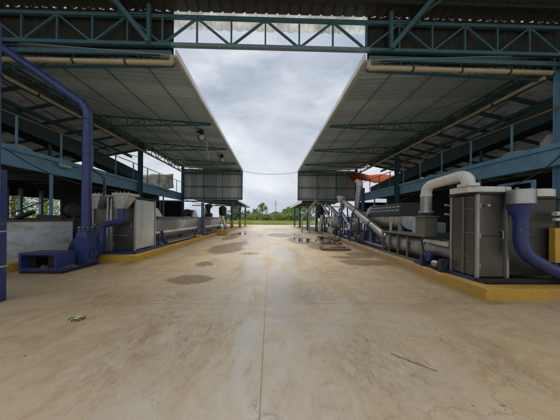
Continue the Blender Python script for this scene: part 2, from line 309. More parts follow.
    c = mix(nt, d3.outputs[0], c, (.24, .20, .15))
    L(nt, c, b.inputs['Base Color'])
    rr = N(nt, 'ShaderNodeMapRange'); L(nt, mid, rr.inputs['Value']); rr.inputs['From Min'].default_value = .3; rr.inputs['From Max'].default_value = .7
    rr.inputs['To Min'].default_value = .42; rr.inputs['To Max'].default_value = .72
    def toward(val, fac, tgt):
        m_ = N(nt, 'ShaderNodeMix', data_type='FLOAT'); L(nt, fac, m_.inputs[0]); L(nt, val, m_.inputs[2]); m_.inputs[3].default_value = tgt; return m_.outputs[0]
    rl = N(nt, 'ShaderNodeMath', operation='MULTIPLY'); L(nt, lm.outputs[0], rl.inputs[0]); rl.inputs[1].default_value = .75
    rg = toward(toward(toward(rr.outputs[0], rl.outputs[0], .20), damp, .38), film, .2)
    L(nt, rg, b.inputs['Roughness']); b.inputs['Specular IOR Level'].default_value = .4
    h = mix(nt, .5, g2, fine); bump(nt, b, h, .25, .012)
    return m
M['floor'] = floor_material()

def worn_kerb():
    m = paint('worn_kerb_yellow', (.62, .35, .03), (.36, .25, .12), .65, chips=.8, chipcol=(.36, .28, .18), amount=.7, scale=3.5, streak=False)
    nt = m.node_tree; b = nt.nodes['Principled BSDF']; src = b.inputs['Base Color'].links[0].from_socket
    g = N(nt, 'ShaderNodeNewGeometry'); sp = N(nt, 'ShaderNodeSeparateXYZ'); L(nt, g.outputs['Position'], sp.inputs[0])
    ad = N(nt, 'ShaderNodeMath', operation='MULTIPLY_ADD'); L(nt, noise(nt, pos(nt), 2.2, 7, .7, .6), ad.inputs[0]); ad.inputs[1].default_value = 5; L(nt, sp.outputs['Y'], ad.inputs[2])
    mr = N(nt, 'ShaderNodeMapRange'); L(nt, ad.outputs[0], mr.inputs['Value'])
    for k_, q in (('From Min', 7.6), ('From Max', 9.6), ('To Min', 0), ('To Max', .88)): mr.inputs[k_].default_value = q
    L(nt, mix(nt, mr.outputs[0], src, (.38, .27, .145)), b.inputs['Base Color'])
    return m
M['wornkerb'] = worn_kerb()
def wet(name, col, rough, edge=.5):
    m, nt, b = nodes_of(name)
    n1 = noise(nt, pos(nt), 2.5, 6, .65, .5)
    L(nt, mix(nt, ramp(nt, n1, .35, .7), tuple(c*.7 for c in col), col), b.inputs['Base Color'])
    rr = N(nt, 'ShaderNodeMapRange'); L(nt, n1, rr.inputs['Value']); rr.inputs['To Min'].default_value = rough*.5; rr.inputs['To Max'].default_value = rough*1.5
    L(nt, rr.outputs[0], b.inputs['Roughness'])
    return m
M['damp'] = wet('damp_concrete', (.17, .118, .07), .42)
M['puddle'] = wet('standing_water', (.085, .065, .045), .06)
M['sheen'] = wet('wet_film', (.33, .28, .22), .22)

def block_wall_material():
    m, nt, b = nodes_of('limewashed_blocks')
    g = N(nt, 'ShaderNodeNewGeometry'); s = N(nt, 'ShaderNodeSeparateXYZ'); L(nt, g.outputs['Position'], s.inputs[0])
    cm = N(nt, 'ShaderNodeCombineXYZ'); L(nt, s.outputs['Y'], cm.inputs['X']); L(nt, s.outputs['Z'], cm.inputs['Y'])
    br = N(nt, 'ShaderNodeTexBrick'); L(nt, cm.outputs[0], br.inputs['Vector'])
    br.inputs['Scale'].default_value = 1; br.inputs['Brick Width'].default_value = .42; br.inputs['Row Height'].default_value = .2
    br.inputs['Mortar Size'].default_value = .008; br.inputs['Color1'].default_value = (.78, .82, .84, 1); br.inputs['Color2'].default_value = (.72, .76, .79, 1); br.inputs['Mortar'].default_value = (.70, .72, .72, 1)
    n1 = noise(nt, pos(nt, (.8, .8, 2.6)), 1.6, 10, .72, .15)
    c = mix(nt, ramp(nt, n1, .47, .70), br.outputs['Color'], (.44, .36, .25))
    L(nt, c, b.inputs['Base Color']); b.inputs['Roughness'].default_value = .85
    bump(nt, b, br.outputs['Fac'], -.4, .01)
    return m
M['blockwall'] = block_wall_material()

def grass_ground():
    m, nt, b = nodes_of('dry_grass_ground')
    n1 = noise(nt, pos(nt), .12, 8, .7); n2 = noise(nt, pos(nt), 3, 6, .7)
    c = mix(nt, ramp(nt, n1, .35, .65), (.30, .33, .12), (.46, .45, .2))
    c = mix(nt, ramp(nt, n2, .4, .7), c, (.26, .29, .09))
    L(nt, c, b.inputs['Base Color']); b.inputs['Roughness'].default_value = .95
    return m
M['ground'] = grass_ground()

# ------------------------------------------------------------------ mesh building
WL = {}
class MB:
    def __init__(s): s.v = []; s.f = []
    def add(s, vs, fs):
        o = len(s.v); s.v += [Vector(p) for p in vs]; s.f += [tuple(i+o for i in f) for f in fs]; return s
    def box(s, x0, x1, y0, y1, z0, z1):
        x0, x1 = sorted((x0, x1)); y0, y1 = sorted((y0, y1)); z0, z1 = sorted((z0, z1))
        return s.add([(x0,y0,z0),(x1,y0,z0),(x1,y1,z0),(x0,y1,z0),(x0,y0,z1),(x1,y0,z1),(x1,y1,z1),(x0,y1,z1)],
                     [(0,3,2,1),(4,5,6,7),(0,1,5,4),(1,2,6,5),(2,3,7,6),(3,0,4,7)])
    def bar(s, p, q, w, h=None, ref=(0, 0, 1)):
        p, q = Vector(p), Vector(q); h = h or w; d = (q-p).normalized(); ref = Vector(ref)
        if abs(d.dot(ref)) > .97: ref = Vector((0, 1, 0)) if abs(d.y) < .9 else Vector((1, 0, 0))
        a = d.cross(ref).normalized(); b = a.cross(d).normalized(); a *= w/2; b *= h/2
        return s.add([p-a-b, p+a-b, p+a+b, p-a+b, q-a-b, q+a-b, q+a+b, q-a+b],
                     [(0,3,2,1),(4,5,6,7),(0,1,5,4),(1,2,6,5),(2,3,7,6),(3,0,4,7)])
    def ibeam(s, p, q, w, h, t=.02):
        p, q = Vector(p), Vector(q); d = (q-p).normalized(); a = d.cross(Vector((0,0,1))).normalized(); u = a.cross(d)
        s.bar(p+u*(h/2-t/2), q+u*(h/2-t/2), w, t); s.bar(p-u*(h/2-t/2), q-u*(h/2-t/2), w, t); return s.bar(p, q, t, h-2*t)
    def tube(s, pts, r, n=14, caps=True):
        pts = [Vector(p) for p in pts]; rs = r if isinstance(r, (list, tuple)) else [r]*len(pts)
        rings = []; a = None
        for i, p in enumerate(pts):
            t = (pts[min(i+1, len(pts)-1)]-pts[max(i-1, 0)]).normalized()
            if a is None:
                a = t.cross(Vector((0, 0, 1)))
                if a.length < .1: a = t.cross(Vector((0, 1, 0)))
            a = (a - t*a.dot(t)).normalized(); b = t.cross(a)
            rings.append([p + (a*math.cos(2*math.pi*k/n) + b*math.sin(2*math.pi*k/n))*rs[i] for k in range(n)])
        vs = [v for rg in rings for v in rg]; fs = []
        for i in range(len(pts)-1):
            for k in range(n):
                k2 = (k+1) % n; fs.append((i*n+k, i*n+k2, (i+1)*n+k2, (i+1)*n+k))
        if caps: fs.append(tuple(range(n-1, -1, -1))); fs.append(tuple((len(pts)-1)*n+k for k in range(n)))
        return s.add(vs, fs)
    def lathe(s, base, d, prof, n=20):
        base, d = Vector(base), Vector(d).normalized()
        return s.tube2([base + d*t for t, r in prof], [max(r, .001) for t, r in prof], d, n)
    def tube2(s, pts, rs, d, n):
        a = d.cross(Vector((0, 0, 1)))
        if a.length < .1: a = d.cross(Vector((0, 1, 0)))
        a.normalize(); b = d.cross(a); vs = []; fs = []
        for p, r in zip(pts, rs):
            vs += [p + (a*math.cos(2*math.pi*k/n) + b*math.sin(2*math.pi*k/n))*r for k in range(n)]
        for i in range(len(pts)-1):
            for k in range(n):
                k2 = (k+1) % n; fs.append((i*n+k, i*n+k2, (i+1)*n+k2, (i+1)*n+k))
        fs.append(tuple(range(n-1, -1, -1))); fs.append(tuple((len(pts)-1)*n+k for k in range(n)))
        return s.add(vs, fs)
    def prism(s, poly, axis, a, b):
        "poly in the two other axes (order x,y,z minus axis) swept from a to b"
        def mk(u, v, t): return {'x': (t, u, v), 'y': (u, t, v), 'z': (u, v, t)}[axis]
        n = len(poly); vs = [mk(u, v, a) for u, v in poly] + [mk(u, v, b) for u, v in poly]
        fs = [tuple(range(n-1, -1, -1)), tuple(range(n, 2*n))] + [(i, (i+1) % n, n+(i+1) % n, n+i) for i in range(n)]
        return s.add(vs, fs)
    def build(s, name, mat, parent=None, smooth=True, bevel=0, label=None, thick=0):
        me = bpy.data.meshes.new(name)
        lo = Vector([min(v[i] for v in s.v) for i in range(3)]); hi = Vector([max(v[i] for v in s.v) for i in range(3)])
        w = Vector(((lo.x+hi.x)/2, (lo.y+hi.y)/2, lo.z))
        me.from_pydata([v-w for v in s.v], [], s.f); me.update()
        bm = bmesh.new(); bm.from_mesh(me); bmesh.ops.recalc_face_normals(bm, faces=bm.faces); bm.to_mesh(me); bm.free()
        if smooth:
            for p in me.polygons: p.use_smooth = True
            me.set_sharp_from_angle(angle=R(35))
        me.materials.append(M[mat] if isinstance(mat, str) else mat)
        o = bpy.data.objects.new(name, me); C.objects.link(o)
        if parent is not None: o.parent = parent; o.location = w - WL[parent.name]
        else: o.location = w
        WL[o.name] = w
        if bevel:
            md = o.modifiers.new('bevel', 'BEVEL'); md.width = bevel; md.segments = 2; md.limit_method = 'ANGLE'; md.angle_limit = R(50)
        if thick:
            md = o.modifiers.new('solid', 'SOLIDIFY'); md.thickness = thick
        if label: o['label'] = label
        return o

def thing(name, label, cat, loc, group=None):
    o = bpy.data.objects.new(name, None); C.objects.link(o); o.location = loc; WL[o.name] = Vector(loc)
    o.empty_display_size = .2
    return tag(o, label, cat, group)
def tag(o, label, cat, group=None, kind=None):
    o['label'] = label; o['category'] = cat
    if group: o['group'] = group
    if kind: o['kind'] = kind
    return o
def copy_tree(o, parent=None):
    c = o.copy(); C.objects.link(c)
    if parent is not None: c.parent = parent; c.matrix_parent_inverse = o.matrix_parent_inverse
    for ch in list(o.children): copy_tree(ch, c)
    return c
def arc(p0, corner, p1, r, n=7):
    "polyline p0 -> corner -> p1 with the corner rounded"
    p0, c, p1 = Vector(p0), Vector(corner), Vector(p1)
    a = (p0-c).normalized(); b = (p1-c).normalized()
    s, e = c+a*r, c+b*r
    return [s*(1-t)**2 + c*2*t*(1-t) + e*t*t for t in [i/n for i in range(n+1)]]
def path(pts, r):
    pts = [Vector(p) for p in pts]; out = [pts[0]]
    for i in range(1, len(pts)-1): out += arc(pts[i-1], pts[i], pts[i+1], r)
    return out + [pts[-1]]
def corr(mb, p0, du, dv, length, width, period, depth, nrm, flat=.45):
    "trapezoidal sheet: waves repeat along du for `length`, run along dv for `width`"
    p0, du, dv, nrm = Vector(p0), Vector(du).normalized(), Vector(dv).normalized(), Vector(nrm).normalized()
    k = int(math.ceil(length/period)); prof = []
    for i in range(k):
        for t, h in ((0, 0), (flat, 0), (flat+.1, 1), (max(.9, flat+.2) if flat < .7 else .94, 1)):
            u = (i+t)*period
            if u <= length: prof.append((u, h))
    prof.append((length, 0)); vs = []
    for u, h in prof:
        vs += [p0+du*u+nrm*(h*depth), p0+du*u+nrm*(h*depth)+dv*width]
    return mb.add(vs, [(2*i, 2*i+1, 2*i+3, 2*i+2) for i in range(len(prof)-1)])
def truss(mb, t0, t1, b0, b1, n, s, web=.6, start=0, verticals=True):
    t0, t1, b0, b1 = map(Vector, (t0, t1, b0, b1))
    mb.bar(t0, t1, s); mb.bar(b0, b1, s)
    for i in range(n+1):
        k = i/n; T, B = t0.lerp(t1, k), b0.lerp(b1, k)
        if (T-B).length > s*1.2 and verticals: mb.bar(T, B, s*web)
        if i < n:
            k2 = (i+1)/n; T2, B2 = t0.lerp(t1, k2), b0.lerp(b1, k2)
            if (i+start) % 2 == 0: mb.bar(T, B2, s*web)
            else: mb.bar(B, T2, s*web)
    return mb

# ------------------------------------------------------------------ setting: ground, floor
g = MB().add([(-900, -200, -.03), (900, -200, -.03), (900, 1600, -.03), (-900, 1600, -.03)], [(0, 1, 2, 3)]).build('grass_field', 'ground', smooth=False); g['kind'] = 'structure'
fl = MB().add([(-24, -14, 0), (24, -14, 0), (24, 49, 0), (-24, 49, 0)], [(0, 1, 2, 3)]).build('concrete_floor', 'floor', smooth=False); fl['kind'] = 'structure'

def blob(cx, cy, rx, ry, z, n=90, seed=0, amp=.35, ang=0):
    r_ = random.Random(seed); ph = [r_.uniform(0, 6.28) for _ in range(5)]
    pts = []
    for i in range(n):
        a = 2*math.pi*i/n
        k = 1 + amp*(.5*math.sin(2*a+ph[0]) + .35*math.sin(3*a+ph[1]) + .25*math.sin(5*a+ph[2]) + .18*math.sin(9*a+ph[3]) + .16*math.sin(14*a+ph[4]) + .1*math.sin(23*a+ph[1]) + .06*r_.uniform(-1, 1))
        k = max(.25, k); x, y = rx*k*math.cos(a), ry*k*math.sin(a)
        pts.append((cx+x*math.cos(ang)-y*math.sin(ang), cy+x*math.sin(ang)+y*math.cos(ang), z))
    return MB().add([(cx, cy, z)]+pts, [(0, 1+i, 1+(i+1) % n) for i in range(n)])
PUD = [
 (-3.0, 21, .55, 1.8, 'puddle', 'shiny narrow puddle along the yellow kerb past the far block', .4),
 (2.5, 15.4, .62, 1.7, 'puddle', 'mirror-like puddle beside the muddy scrap frame', .6),
]
for i, (x, y, a, b_, m, lab, amp) in enumerate(PUD):
    o = blob(x, y, a, b_, .004 + .0006*i, seed=i+3, amp=amp).build('puddle', m, smooth=False); tag(o, lab, 'puddle', 'wet patches on the floor', 'structure')
sc_ = MB()
for p, q, w in (((390, 353), (437, 371), .02), ((487, 292), (500, 300), .0)):
    if w:
        A, B = at(*p, Z=.005), at(*q, Z=.005)
        n = 14; d = (B-A); s_ = Vector((-d.y, d.x, 0)).normalized(); vs = []
        for i in range(n+1):
            c = A+d*(i/n)+s_*rnd.uniform(-.004, .004); ww = w*rnd.uniform(.25, .7); vs += [c-s_*ww, c+s_*ww]
        sc_.add(vs, [(2*i, 2*i+1, 2*i+3, 2*i+2) for i in range(n)])
for _ in range(60):
    x, y = rnd.uniform(-4.5, 4.2), 1.7+rnd.random()**1.6*10
    if rnd.random() < .6: x = rnd.gauss(1.6, 1.0)
    a = rnd.gauss(.3, .8); l = rnd.uniform(.004, .022)*(2.2 if rnd.random() < .06 else 1); w = rnd.uniform(.003, .009); c = Vector((x, y, .0052)); n = 9; ph = rnd.uniform(0, 6)
    pts = []
    for i in range(n):
        u = i*2*math.pi/n; k = 1+.4*math.sin(2*u+ph)+.3*rnd.uniform(-1, 1); px_, py_ = l*k*math.cos(u), w*k*math.sin(u); pts.append(c+Vector((px_*math.cos(a)-py_*math.sin(a), px_*math.sin(a)+py_*math.cos(a), 0)))
    sc_.add(pts, [tuple(range(n))])
so = sc_.build('scuff_marks', 'stain', fl, smooth=False); so['kind'] = 'stuff'

# ------------------------------------------------------------------ side sheds
YF, YE = 8.0, 27.0
TR_Y = [8.25, 13.4, 18.2, 23.1, 26.8]
def shed(s):
    left = s < 0
    lab = ('long open-sided steel shed over the blue blower and the white block wall' if left else
           'long open-sided steel shed over the white elbow pipe and the inclined screw conveyor')
    t = thing('open_shed', lab, 'shed', (s*11, 17, 0), 'steel sheds along both sides of the yard')
    P = lambda mb, n, m, **k: mb.build(n, m, t, **k)
    zr = lambda X: 7.62 + (abs(X)-3.6)*.055          # roof underside
    # main roof: transverse ribs, real sheet profile
    mb = MB(); corr(mb, (s*3.55, YF-.05, zr(3.55)), (0, 1, 0), (s*1, 0, .055), YE-YF+.3, 8.2, .30, .055, (0, 0, 1), .72)
    rf = P(mb, 'roof', 'zinc', smooth=False, thick=.012)
    mb = MB(); yy = YF-.08; rf_ = random.Random(5+s)
    while yy < YE+.3:
        y2 = min(yy+2.4, YE+.3); a_, b_ = rf_.uniform(-.02, .02), rf_.uniform(-.02, .02); mb.bar((s*(3.5+rf_.uniform(-.006, .006)), yy-.06, zr(3.5)+.02+a_), (s*(3.5+rf_.uniform(-.006, .006)), y2, zr(3.5)+.02+b_), .07, .22); yy = y2
    mb.build('edge_flashing', 'flash', rf)
    mb = MB().bar((s*3.62, YF-.05, zr(3.6)-.06), (s*3.62, YE+.2, zr(3.6)-.06), .14, .05); mb.build('edge_trim', 'wallzinc', rf)
    for X in (5.0, 6.9, 8.8):
        P(MB().bar((s*X, YF, zr(X)-.06), (s*X, YE, zr(X)-.06), .03, .05), 'purlin', 'purlin')
    for y in TR_Y:
        mb = MB(); truss(mb, (s*3.75, y, zr(3.75)-.15), (s*11, y, zr(11)-.15), (s*3.75, y, zr(3.75)-.22), (s*11, y, 7.2), 7, .075)
        P(mb, 'roof_truss', 'teal')
    # long truss over the columns, and bracing bars
    mb = MB(); truss(mb, (s*11, YF, 7.95), (s*11, YE, 7.95), (s*11, YF, 7.25), (s*11, YE, 7.25), 16, .09)
    P(mb, 'eave_truss', 'teal')
    for k in range(3):
        y0 = TR_Y[k]; P(MB().bar((s*10.6, y0, 7.28), (s*7.5, y0+4.8, 7.62), .025), 'wind_brace', 'teal')
    for y in (8.1, 18.2, 26.9):
        cxx = 11.0 if y > 9 else at(553, 110, Y=8.24).x+.14
        mb = MB().box(s*cxx-.03, s*cxx+.03, y-.12, y+.12, 0, 7.9).box(s*cxx-.14, s*cxx+.14, y-.14, y-.12, 0, 7.9).box(s*cxx-.14, s*cxx+.14, y+.12, y+.14, 0, 7.9)
        cl = P(mb, 'column', 'teal' if y > 9 else 'blue')
        mb = MB().box(s*cxx-.24, s*cxx+.24, y-.24, y+.24, 0, .03)
        for a in (-.18, .18):
            for b_ in (-.18, .18): mb.lathe((s*cxx+a, y+b_, .03), (0, 0, 1), [(0, .02), (.03, .02)], 6)
        mb.build('base_plate', 'tealdark', cl)
    # beige rainwater pipe under the eave truss
    mb = MB().tube([(s*10.75, YF+.1, 7.22), (s*10.75, YE-.5, 7.12)], .08)
    pp = P(mb, 'rainwater_pipe', 'beige')
    for y in range(10, 27, 3): MB().tube([(s*10.75, y-.04, 7.18), (s*10.75, y+.04, 7.18)], .095).build('pipe_clip', 'tealdark', pp)
    mb = MB().tube([(s*3.75, YF+.02, 7.36), (s*4.2, YF-.0, 7.36), (s*10.9, YF, 7.33)], .085)
    mb.tube(path([(s*4.0, YF+.02, 7.36), (s*3.72, YF+.02, 7.36), (s*3.72, YF+.02, 7.62)], .12), .087)
    fp = P(mb, 'front_rainwater_pipe', 'beige')
    for X in (5.4, 7.3, 9.2): MB().tube([(s*X-.04, YF, 7.35), (s*X+.04, YF, 7.35)], .1).box(s*X-.015, s*X+.015, YF-.015, YF+.015, 7.44, 7.75).build('pipe_clip', 'tealdark', fp)
    # end wall of upright sheets above the opening
    mb = MB(); corr(mb, (s*3.5, YE+.12, 3.85), (s, 0, 0), (0, 0, 1), 7.4, 3.9, .28, .035, (0, -1, 0)); ew = P(mb, 'end_wall', 'wallzinc', smooth=False, thick=.01)
    for z in (4.05, 5.5, 7.1): MB().bar((s*3.5, YE-.02, z), (s*10.9, YE-.02, z), .06, .1).build('girt', 'teal', ew)
    for X in (3.6, 6.0, 8.4): MB().bar((s*X, YE-.09, 3.85), (s*X, YE-.09, 7.6), .06, .08).build('wall_stud', 'teal', ew)
    # mezzanine : blue edge beam, deck, joists, rail
    bx = s*11.2
    mb = MB().box(bx-.02, bx+.02, 2.0, YE, 3.78, 4.42).box(bx-.12, bx+.12, 2.0, YE, 3.74, 3.78).box(bx-.12, bx+.12, 2.0, YE, 4.42, 4.46)
    P(mb, 'mezzanine_beam', 'blue')
    mb = MB().box(s*11.09, s*11.15, 2, YE, 4.463, 4.62); P(mb, 'toe_board', 'blue')
    mb = MB().box(s*11.16, s*19.8, 2, YE, 4.463, 4.50); P(mb, 'mezzanine_deck', 'shadezinc')
    for i in range(16):
        y = 3+i*1.6; P(MB().box(s*11.23, s*19.8, y-.05, y+.05, 4.2, 4.46), 'joist', 'tealdark')
    for y in (5.0, 11.1, 14.6, 22.5):
        P(MB().box(bx-.05, bx+.05, y-.05, y+.05, 0, 3.74), 'mezzanine_post', 'blue')
    mb = MB().tube([(bx, 2, 6.02), (bx, YE, 6.02)], .032); hr = P(mb, 'handrail', 'orangerail')
    for i in range(12):
        y = 3.6+i*2.0; MB().box(bx-.03, bx+.03, y-.03, y+.03, 4.46, 6.0).build('rail_post', 'blue', hr)
    # outer lean-to
    lz = lambda X: 7.72 - (X-11.2)*.2
    mb = MB(); corr(mb, (s*11.2, 2, lz(11.2)+.2), (0, 1, 0), (s, 0, -.2), (18 if left else 22.5), 9.1, .2, .035, (0, 0, 1)); lr = P(mb, 'lean_to_roof', 'leanroof', smooth=False)
    for i in range(12 if left else 15):
        y = 2.6+i*1.5
        P(MB().bar((s*11.2, y, lz(11.2)-.06), (s*20, y, lz(20)-.06), .07, .16 if left else .2), 'rafter', 'teal')
    for X_ in (12.9, 15.2, 17.6): P(MB().bar((s*X_, 2, lz(X_)-.22), (s*X_, 20 if left else 24.5, lz(X_)-.22), .12, .2), 'lean_to_beam', 'teal')
    for y in (6.0, 10.6, 15.2): P(MB().bar((s*11.3, y, 6.2), (s*13.4, y+.2, 7.1), .09), 'knee_brace', 'teal')
    # dark long sorting conveyor on the deck, part of the fixed structure
    mb = MB(); mb.bar((s*12.4, 4, 6.7), (s*12.4, 19.5 if left else 25, 5.3 if left else 4.95), .9, .85); mb.bar((s*12.2, 4, 6.2), (s*12.2, 4, 4.5), .1).bar((s*12.2, 12, 5.6), (s*12.2, 12, 4.5), .1); P(mb, 'sloping_duct', 'tealdark')
    # outer walls
    if left:
        P(MB().box(-14.15, -14, 14.7, 27.1, 0, 4.19), 'outer_wall', 'shadezinc'); P(MB().box(-13.99, -11.2, 27.0, 27.12, 0, 3.72), 'outer_wall', 'shadezinc')
        for nm, y0, y1, z0, z1 in (('outer_wall', 2, 15.2, 0, 3.74), ('outer_wall', 20.6, 27, 0, 3.74), ('outer_wall', 15.2, 20.6, 0, 1.2), ('outer_wall', 15.2, 20.6, 3.15, 4.44), ('outer_wall', 2, 24, 4.5, 5.9)):
            P(MB().box(-19.95, -19.8, y0, y1, z0, z1), nm, 'shadezinc')
        for y in (16.2, 17.1, 18.6): P(MB().box(-19.7, -19.5, y-.1, y+.1, 0, 3.74), 'outer_post', 'blue')
        P(MB().bar((-19.6, 15.4, 1.3), (-19.6, 20.4, 3.6), .08), 'outer_brace', 'teal')
    else:
        P(MB().box(15, 15.15, 2, 27, 0, 4.19), 'outer_wall', 'shadezinc'); P(MB().box(11.2, 14.99, 27.0, 27.12, 0, 3.72), 'outer_wall', 'shadezinc'); P(MB().box(19.8, 19.95, 2, 24, 4.5, 5.9), 'outer_wall', 'shadezinc')
        mb = MB().box(11.0, 11.1, 9.9, 10.0, 0, 3.3).box(11.0, 11.1, 8.6, 8.7, 0, 3.3).box(11.0, 11.1, 8.7, 9.9, 3.2, 3.3).box(11.02, 11.08, 8.7, 9.9, 1.4, 1.5); P(mb, 'door_frame', 'blue')
    return t
shedL, shedR = shed(-1), shed(1)

# lower canopies beyond the end walls
for s in (-1, 1):
    t = thing('low_canopy', 'low grey lean-to canopy beyond the end wall with ' + ('a dark underside and blue posts' if s < 0 else 'a pale sloping edge over the chute'), 'canopy', (s*7, 36, 0), 'low canopies at the far end')
    x0 = 4.1
    mb = MB(); corr(mb, (s*x0, 27.3, 3.84), (0, 1, 0), (s, 0, .06), 16, 7.5, .3, .04, (0, 0, 1)); mb.build('roof', 'shadezinc', t, smooth=False, thick=.012)
    MB().bar((s*x0, 27.3, 3.8), (s*x0, 43.3, 3.8), .08, .2 if s < 0 else .42).build('fascia', 'flash', t)
    for y in (28, 35.5, 43):
        MB().box(s*5-.14, s*5+.14, y-.14, y+.14, .02, 3.8).build('post', 'teal', t)
        if s < 0: MB().box(s*5-.2, s*5+.2, y-.2, y+.2, 0, 1.3).build('post_base', 'yellow', t)
        MB().bar((s*x0, y, 3.7), (s*11, y, 4.1), .08, .16).build('rafter', 'tealdark', t)
    MB().tube([(s*4.3, 30.2, 3.28), (s*11, 30.2, 3.28)], .07).build('gutter_pipe', 'beige', t)

# ------------------------------------------------------------------ near canopy with the cross truss
nc = thing('front_canopy', 'dark corrugated front canopy with a blue lattice truss across the gap', 'canopy', (0, 5, 0))
B_ = lambda mb, n, m, **k: mb.build(n, m, nc, **k)
zr2 = lambda y: 9.47 + (8.0-y)*.26
Y0N = 4.4  # unseen rear edge, set short to let more light onto the near floor
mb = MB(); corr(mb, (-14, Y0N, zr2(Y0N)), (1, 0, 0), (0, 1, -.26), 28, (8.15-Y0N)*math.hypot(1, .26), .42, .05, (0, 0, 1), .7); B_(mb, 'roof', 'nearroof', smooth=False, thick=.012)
mb = MB(); corr(mb, (-14, 8.1, zr2(8.1)+.06), (1, 0, 0), (0, 1, -.26), 28, .75, .42, .045, (0, 0, 1)); B_(mb, 'eave_sheet', 'fibre', smooth=False)
B_(MB().bar((-14, 7.62, zr2(7.62)-.10), (14, 7.62, zr2(7.62)-.10), .1, .12), 'purlin', 'shadezinc')
B_(MB().bar((-14, 5.2, zr2(5.2)-.10), (14, 5.2, zr2(5.2)-.10), .1, .16), 'purlin', 'tealdark')
for s in (-1, 1):
    n = 24; w = 8.4/n; mb = MB(); vs = []; 
    for i in range(n):      # sheet wall with the gaps of the roof ribs left open above it
        a = 3.72+i*w
        for k, (u, h) in enumerate(((0, 9.47), (.25, 9.47), (.40, 9.38), (.80, 9.40), (1, 9.47))):
            d = .03 if k in (2, 3) else 0
            vs += [(s*(a+u*w), 8.16-d, 7.62), (s*(a+u*w), 8.16-d, h)]
    mb.add(vs, [(2*i, 2*i+1, 2*i+3, 2*i+2) for i in range(len(vs)//2-1)]); B_(mb, 'gable_cladding', 'shadezinc', smooth=False, thick=.008)
    B_(MB().bar((s*3.75, 8.02, 7.72), (s*12, 8.02, 7.68), .1, .16), 'cladding_rail', 'teal')
    # heavy raking braces up to the canopy rafters
    mb = MB().bar((s*4.5, 7.86, 8.0), (s*6.35, 7.3, 10.2), .15, .15); B_(mb, 'raking_brace', 'teal')
    mb = MB().bar((s*4.5, 7.9, 7.95), (s*4.5, 7.9, 9.4), .13, .13); B_(mb, 'truss_post', 'teal')
    mb = MB().bar((s*4.5, 7.9, 9.05), (s*5.6, 7.9, 9.05), .07, .07).bar((s*5.6, 7.9, 9.0), (s*5.6, 7.9, 9.6), .06).bar((s*6.1, 7.5, 9.5), (s*5.2, 7.9, 9.0), .06); B_(mb, 'secondary_brace', 'teal')
mb = MB(); X0 = -.23-1.27*9; n = 18
mb.bar((X0, 7.95, 9.02), (X0+n*1.27, 7.95, 9.02), .10, .12)
ct = B_(mb, 'cross_truss', 'teal')
mb = MB()
for i in range(n+1):
    k = i-9; X = -.23+1.27*k
    mb.bar((X, 7.95, 8.04), (X, 7.95, 8.96), .06)
    if i < n:
        if k % 2 == 0: mb.bar((X+.03, 7.95, 8.98), (X+1.24, 7.95, 8.02), .065)
        else: mb.bar((X+.03, 7.95, 8.02), (X+1.24, 7.95, 8.98), .065)
mb.build('truss_web', 'teal', ct)
MB().bar((-3.7, 7.95, 7.98), (3.7, 7.95, 7.98), .13, .12).build('bottom_chord', 'litchord', ct)
for s_ in (-1, 1): MB().bar((s_*3.703, 7.95, 7.98), (s_*11.6, 7.95, 7.98), .13, .12).build('bottom_chord', 'teal', ct)
mb = MB()
for k in range(-9, 10):
    X = -.23+1.27*k; z = 8.99 if k % 2 == 0 else 8.02
    mb.box(X-.11, X+.11, 7.93, 7.97, z-.09, z+.09)
mb.build('gusset_plate', 'teal', ct)
for s in (-1, 1):
    B_(MB().box(s*13.3-.15, s*13.3+.15, 7.8, 8.1, 0, 9.4), 'canopy_column', 'blue'); B_(MB().box(s*13.3-.15, s*13.3+.15, 4.5, 4.8, 0, 10.2), 'canopy_column', 'blue')

# cable across the gap
pts = [Vector((-3.4+6.9*i/20, 27.05, 7.5 - .32*(1-((i-10)/10)**2))) for i in range(21)]
tag(MB().tube(pts, .035, 8).build('hanging_cable', 'cable'), 'pale cable sagging across the gap between the two roof ends', 'cable')

# hoists hanging from the roof
def hoist(px, py, Y, chain_len, lab):
    p = at(px, py, Y=Y); ztop = 7.62+(abs(p.x)-3.6)*.055-.1
    t = thing('chain_hoist', lab, 'hoist', p, 'chain hoists under the roof')
    MB().bar((p.x, p.y, ztop), (p.x, p.y, p.z+.35), .05).box(p.x-.35, p.x+.12, p.y-.05, p.y+.05, ztop-.14, ztop-.04).build('hanger', 'black', t)
    MB().lathe((p.x-.12, p.y, p.z+.42), (1, 0, 0), [(0, .12), (.03, .15), (.2, .15), (.24, .12)], 14).build('motor', 'black', t)
    mb = MB(); mb.lathe((p.x, p.y, p.z-.26), (0, 0, 1), [(0, .06), (.06, .2), (.2, .27), (.38, .24), (.5, .1)], 16); mb.build('body', 'hoistblue', t)
    MB().lathe((p.x+.1, p.y-.26, p.z-.05), (0, -1, 0), [(0, .17), (.03, .17), (.05, .12)], 14).build('cover', 'hoistwhite', t)
    if chain_len:
        mb = MB(); k = int(chain_len/.11)
        for i in range(k):
            c = Vector((p.x+.32+.18*i/k+.03*math.sin(i*.8), p.y, p.z-.1-i*.11)); a = (i % 2)
            ring = [c+Vector((math.sin(u)*.04*(1-a), math.sin(u)*.04*a, math.cos(u)*.075)) for u in [j*math.pi/4 for j in range(9)]]
            mb.tube(ring, .016, 6)
        mb.build('chain', 'chain', t)
hoist(201.5, 138, 14.8, 1.5, 'blue chain hoist with a long yellow chain hanging under the roof')
hoist(222, 160, 20.6, 0, 'small pale hoist without a hanging chain further back under the roof')

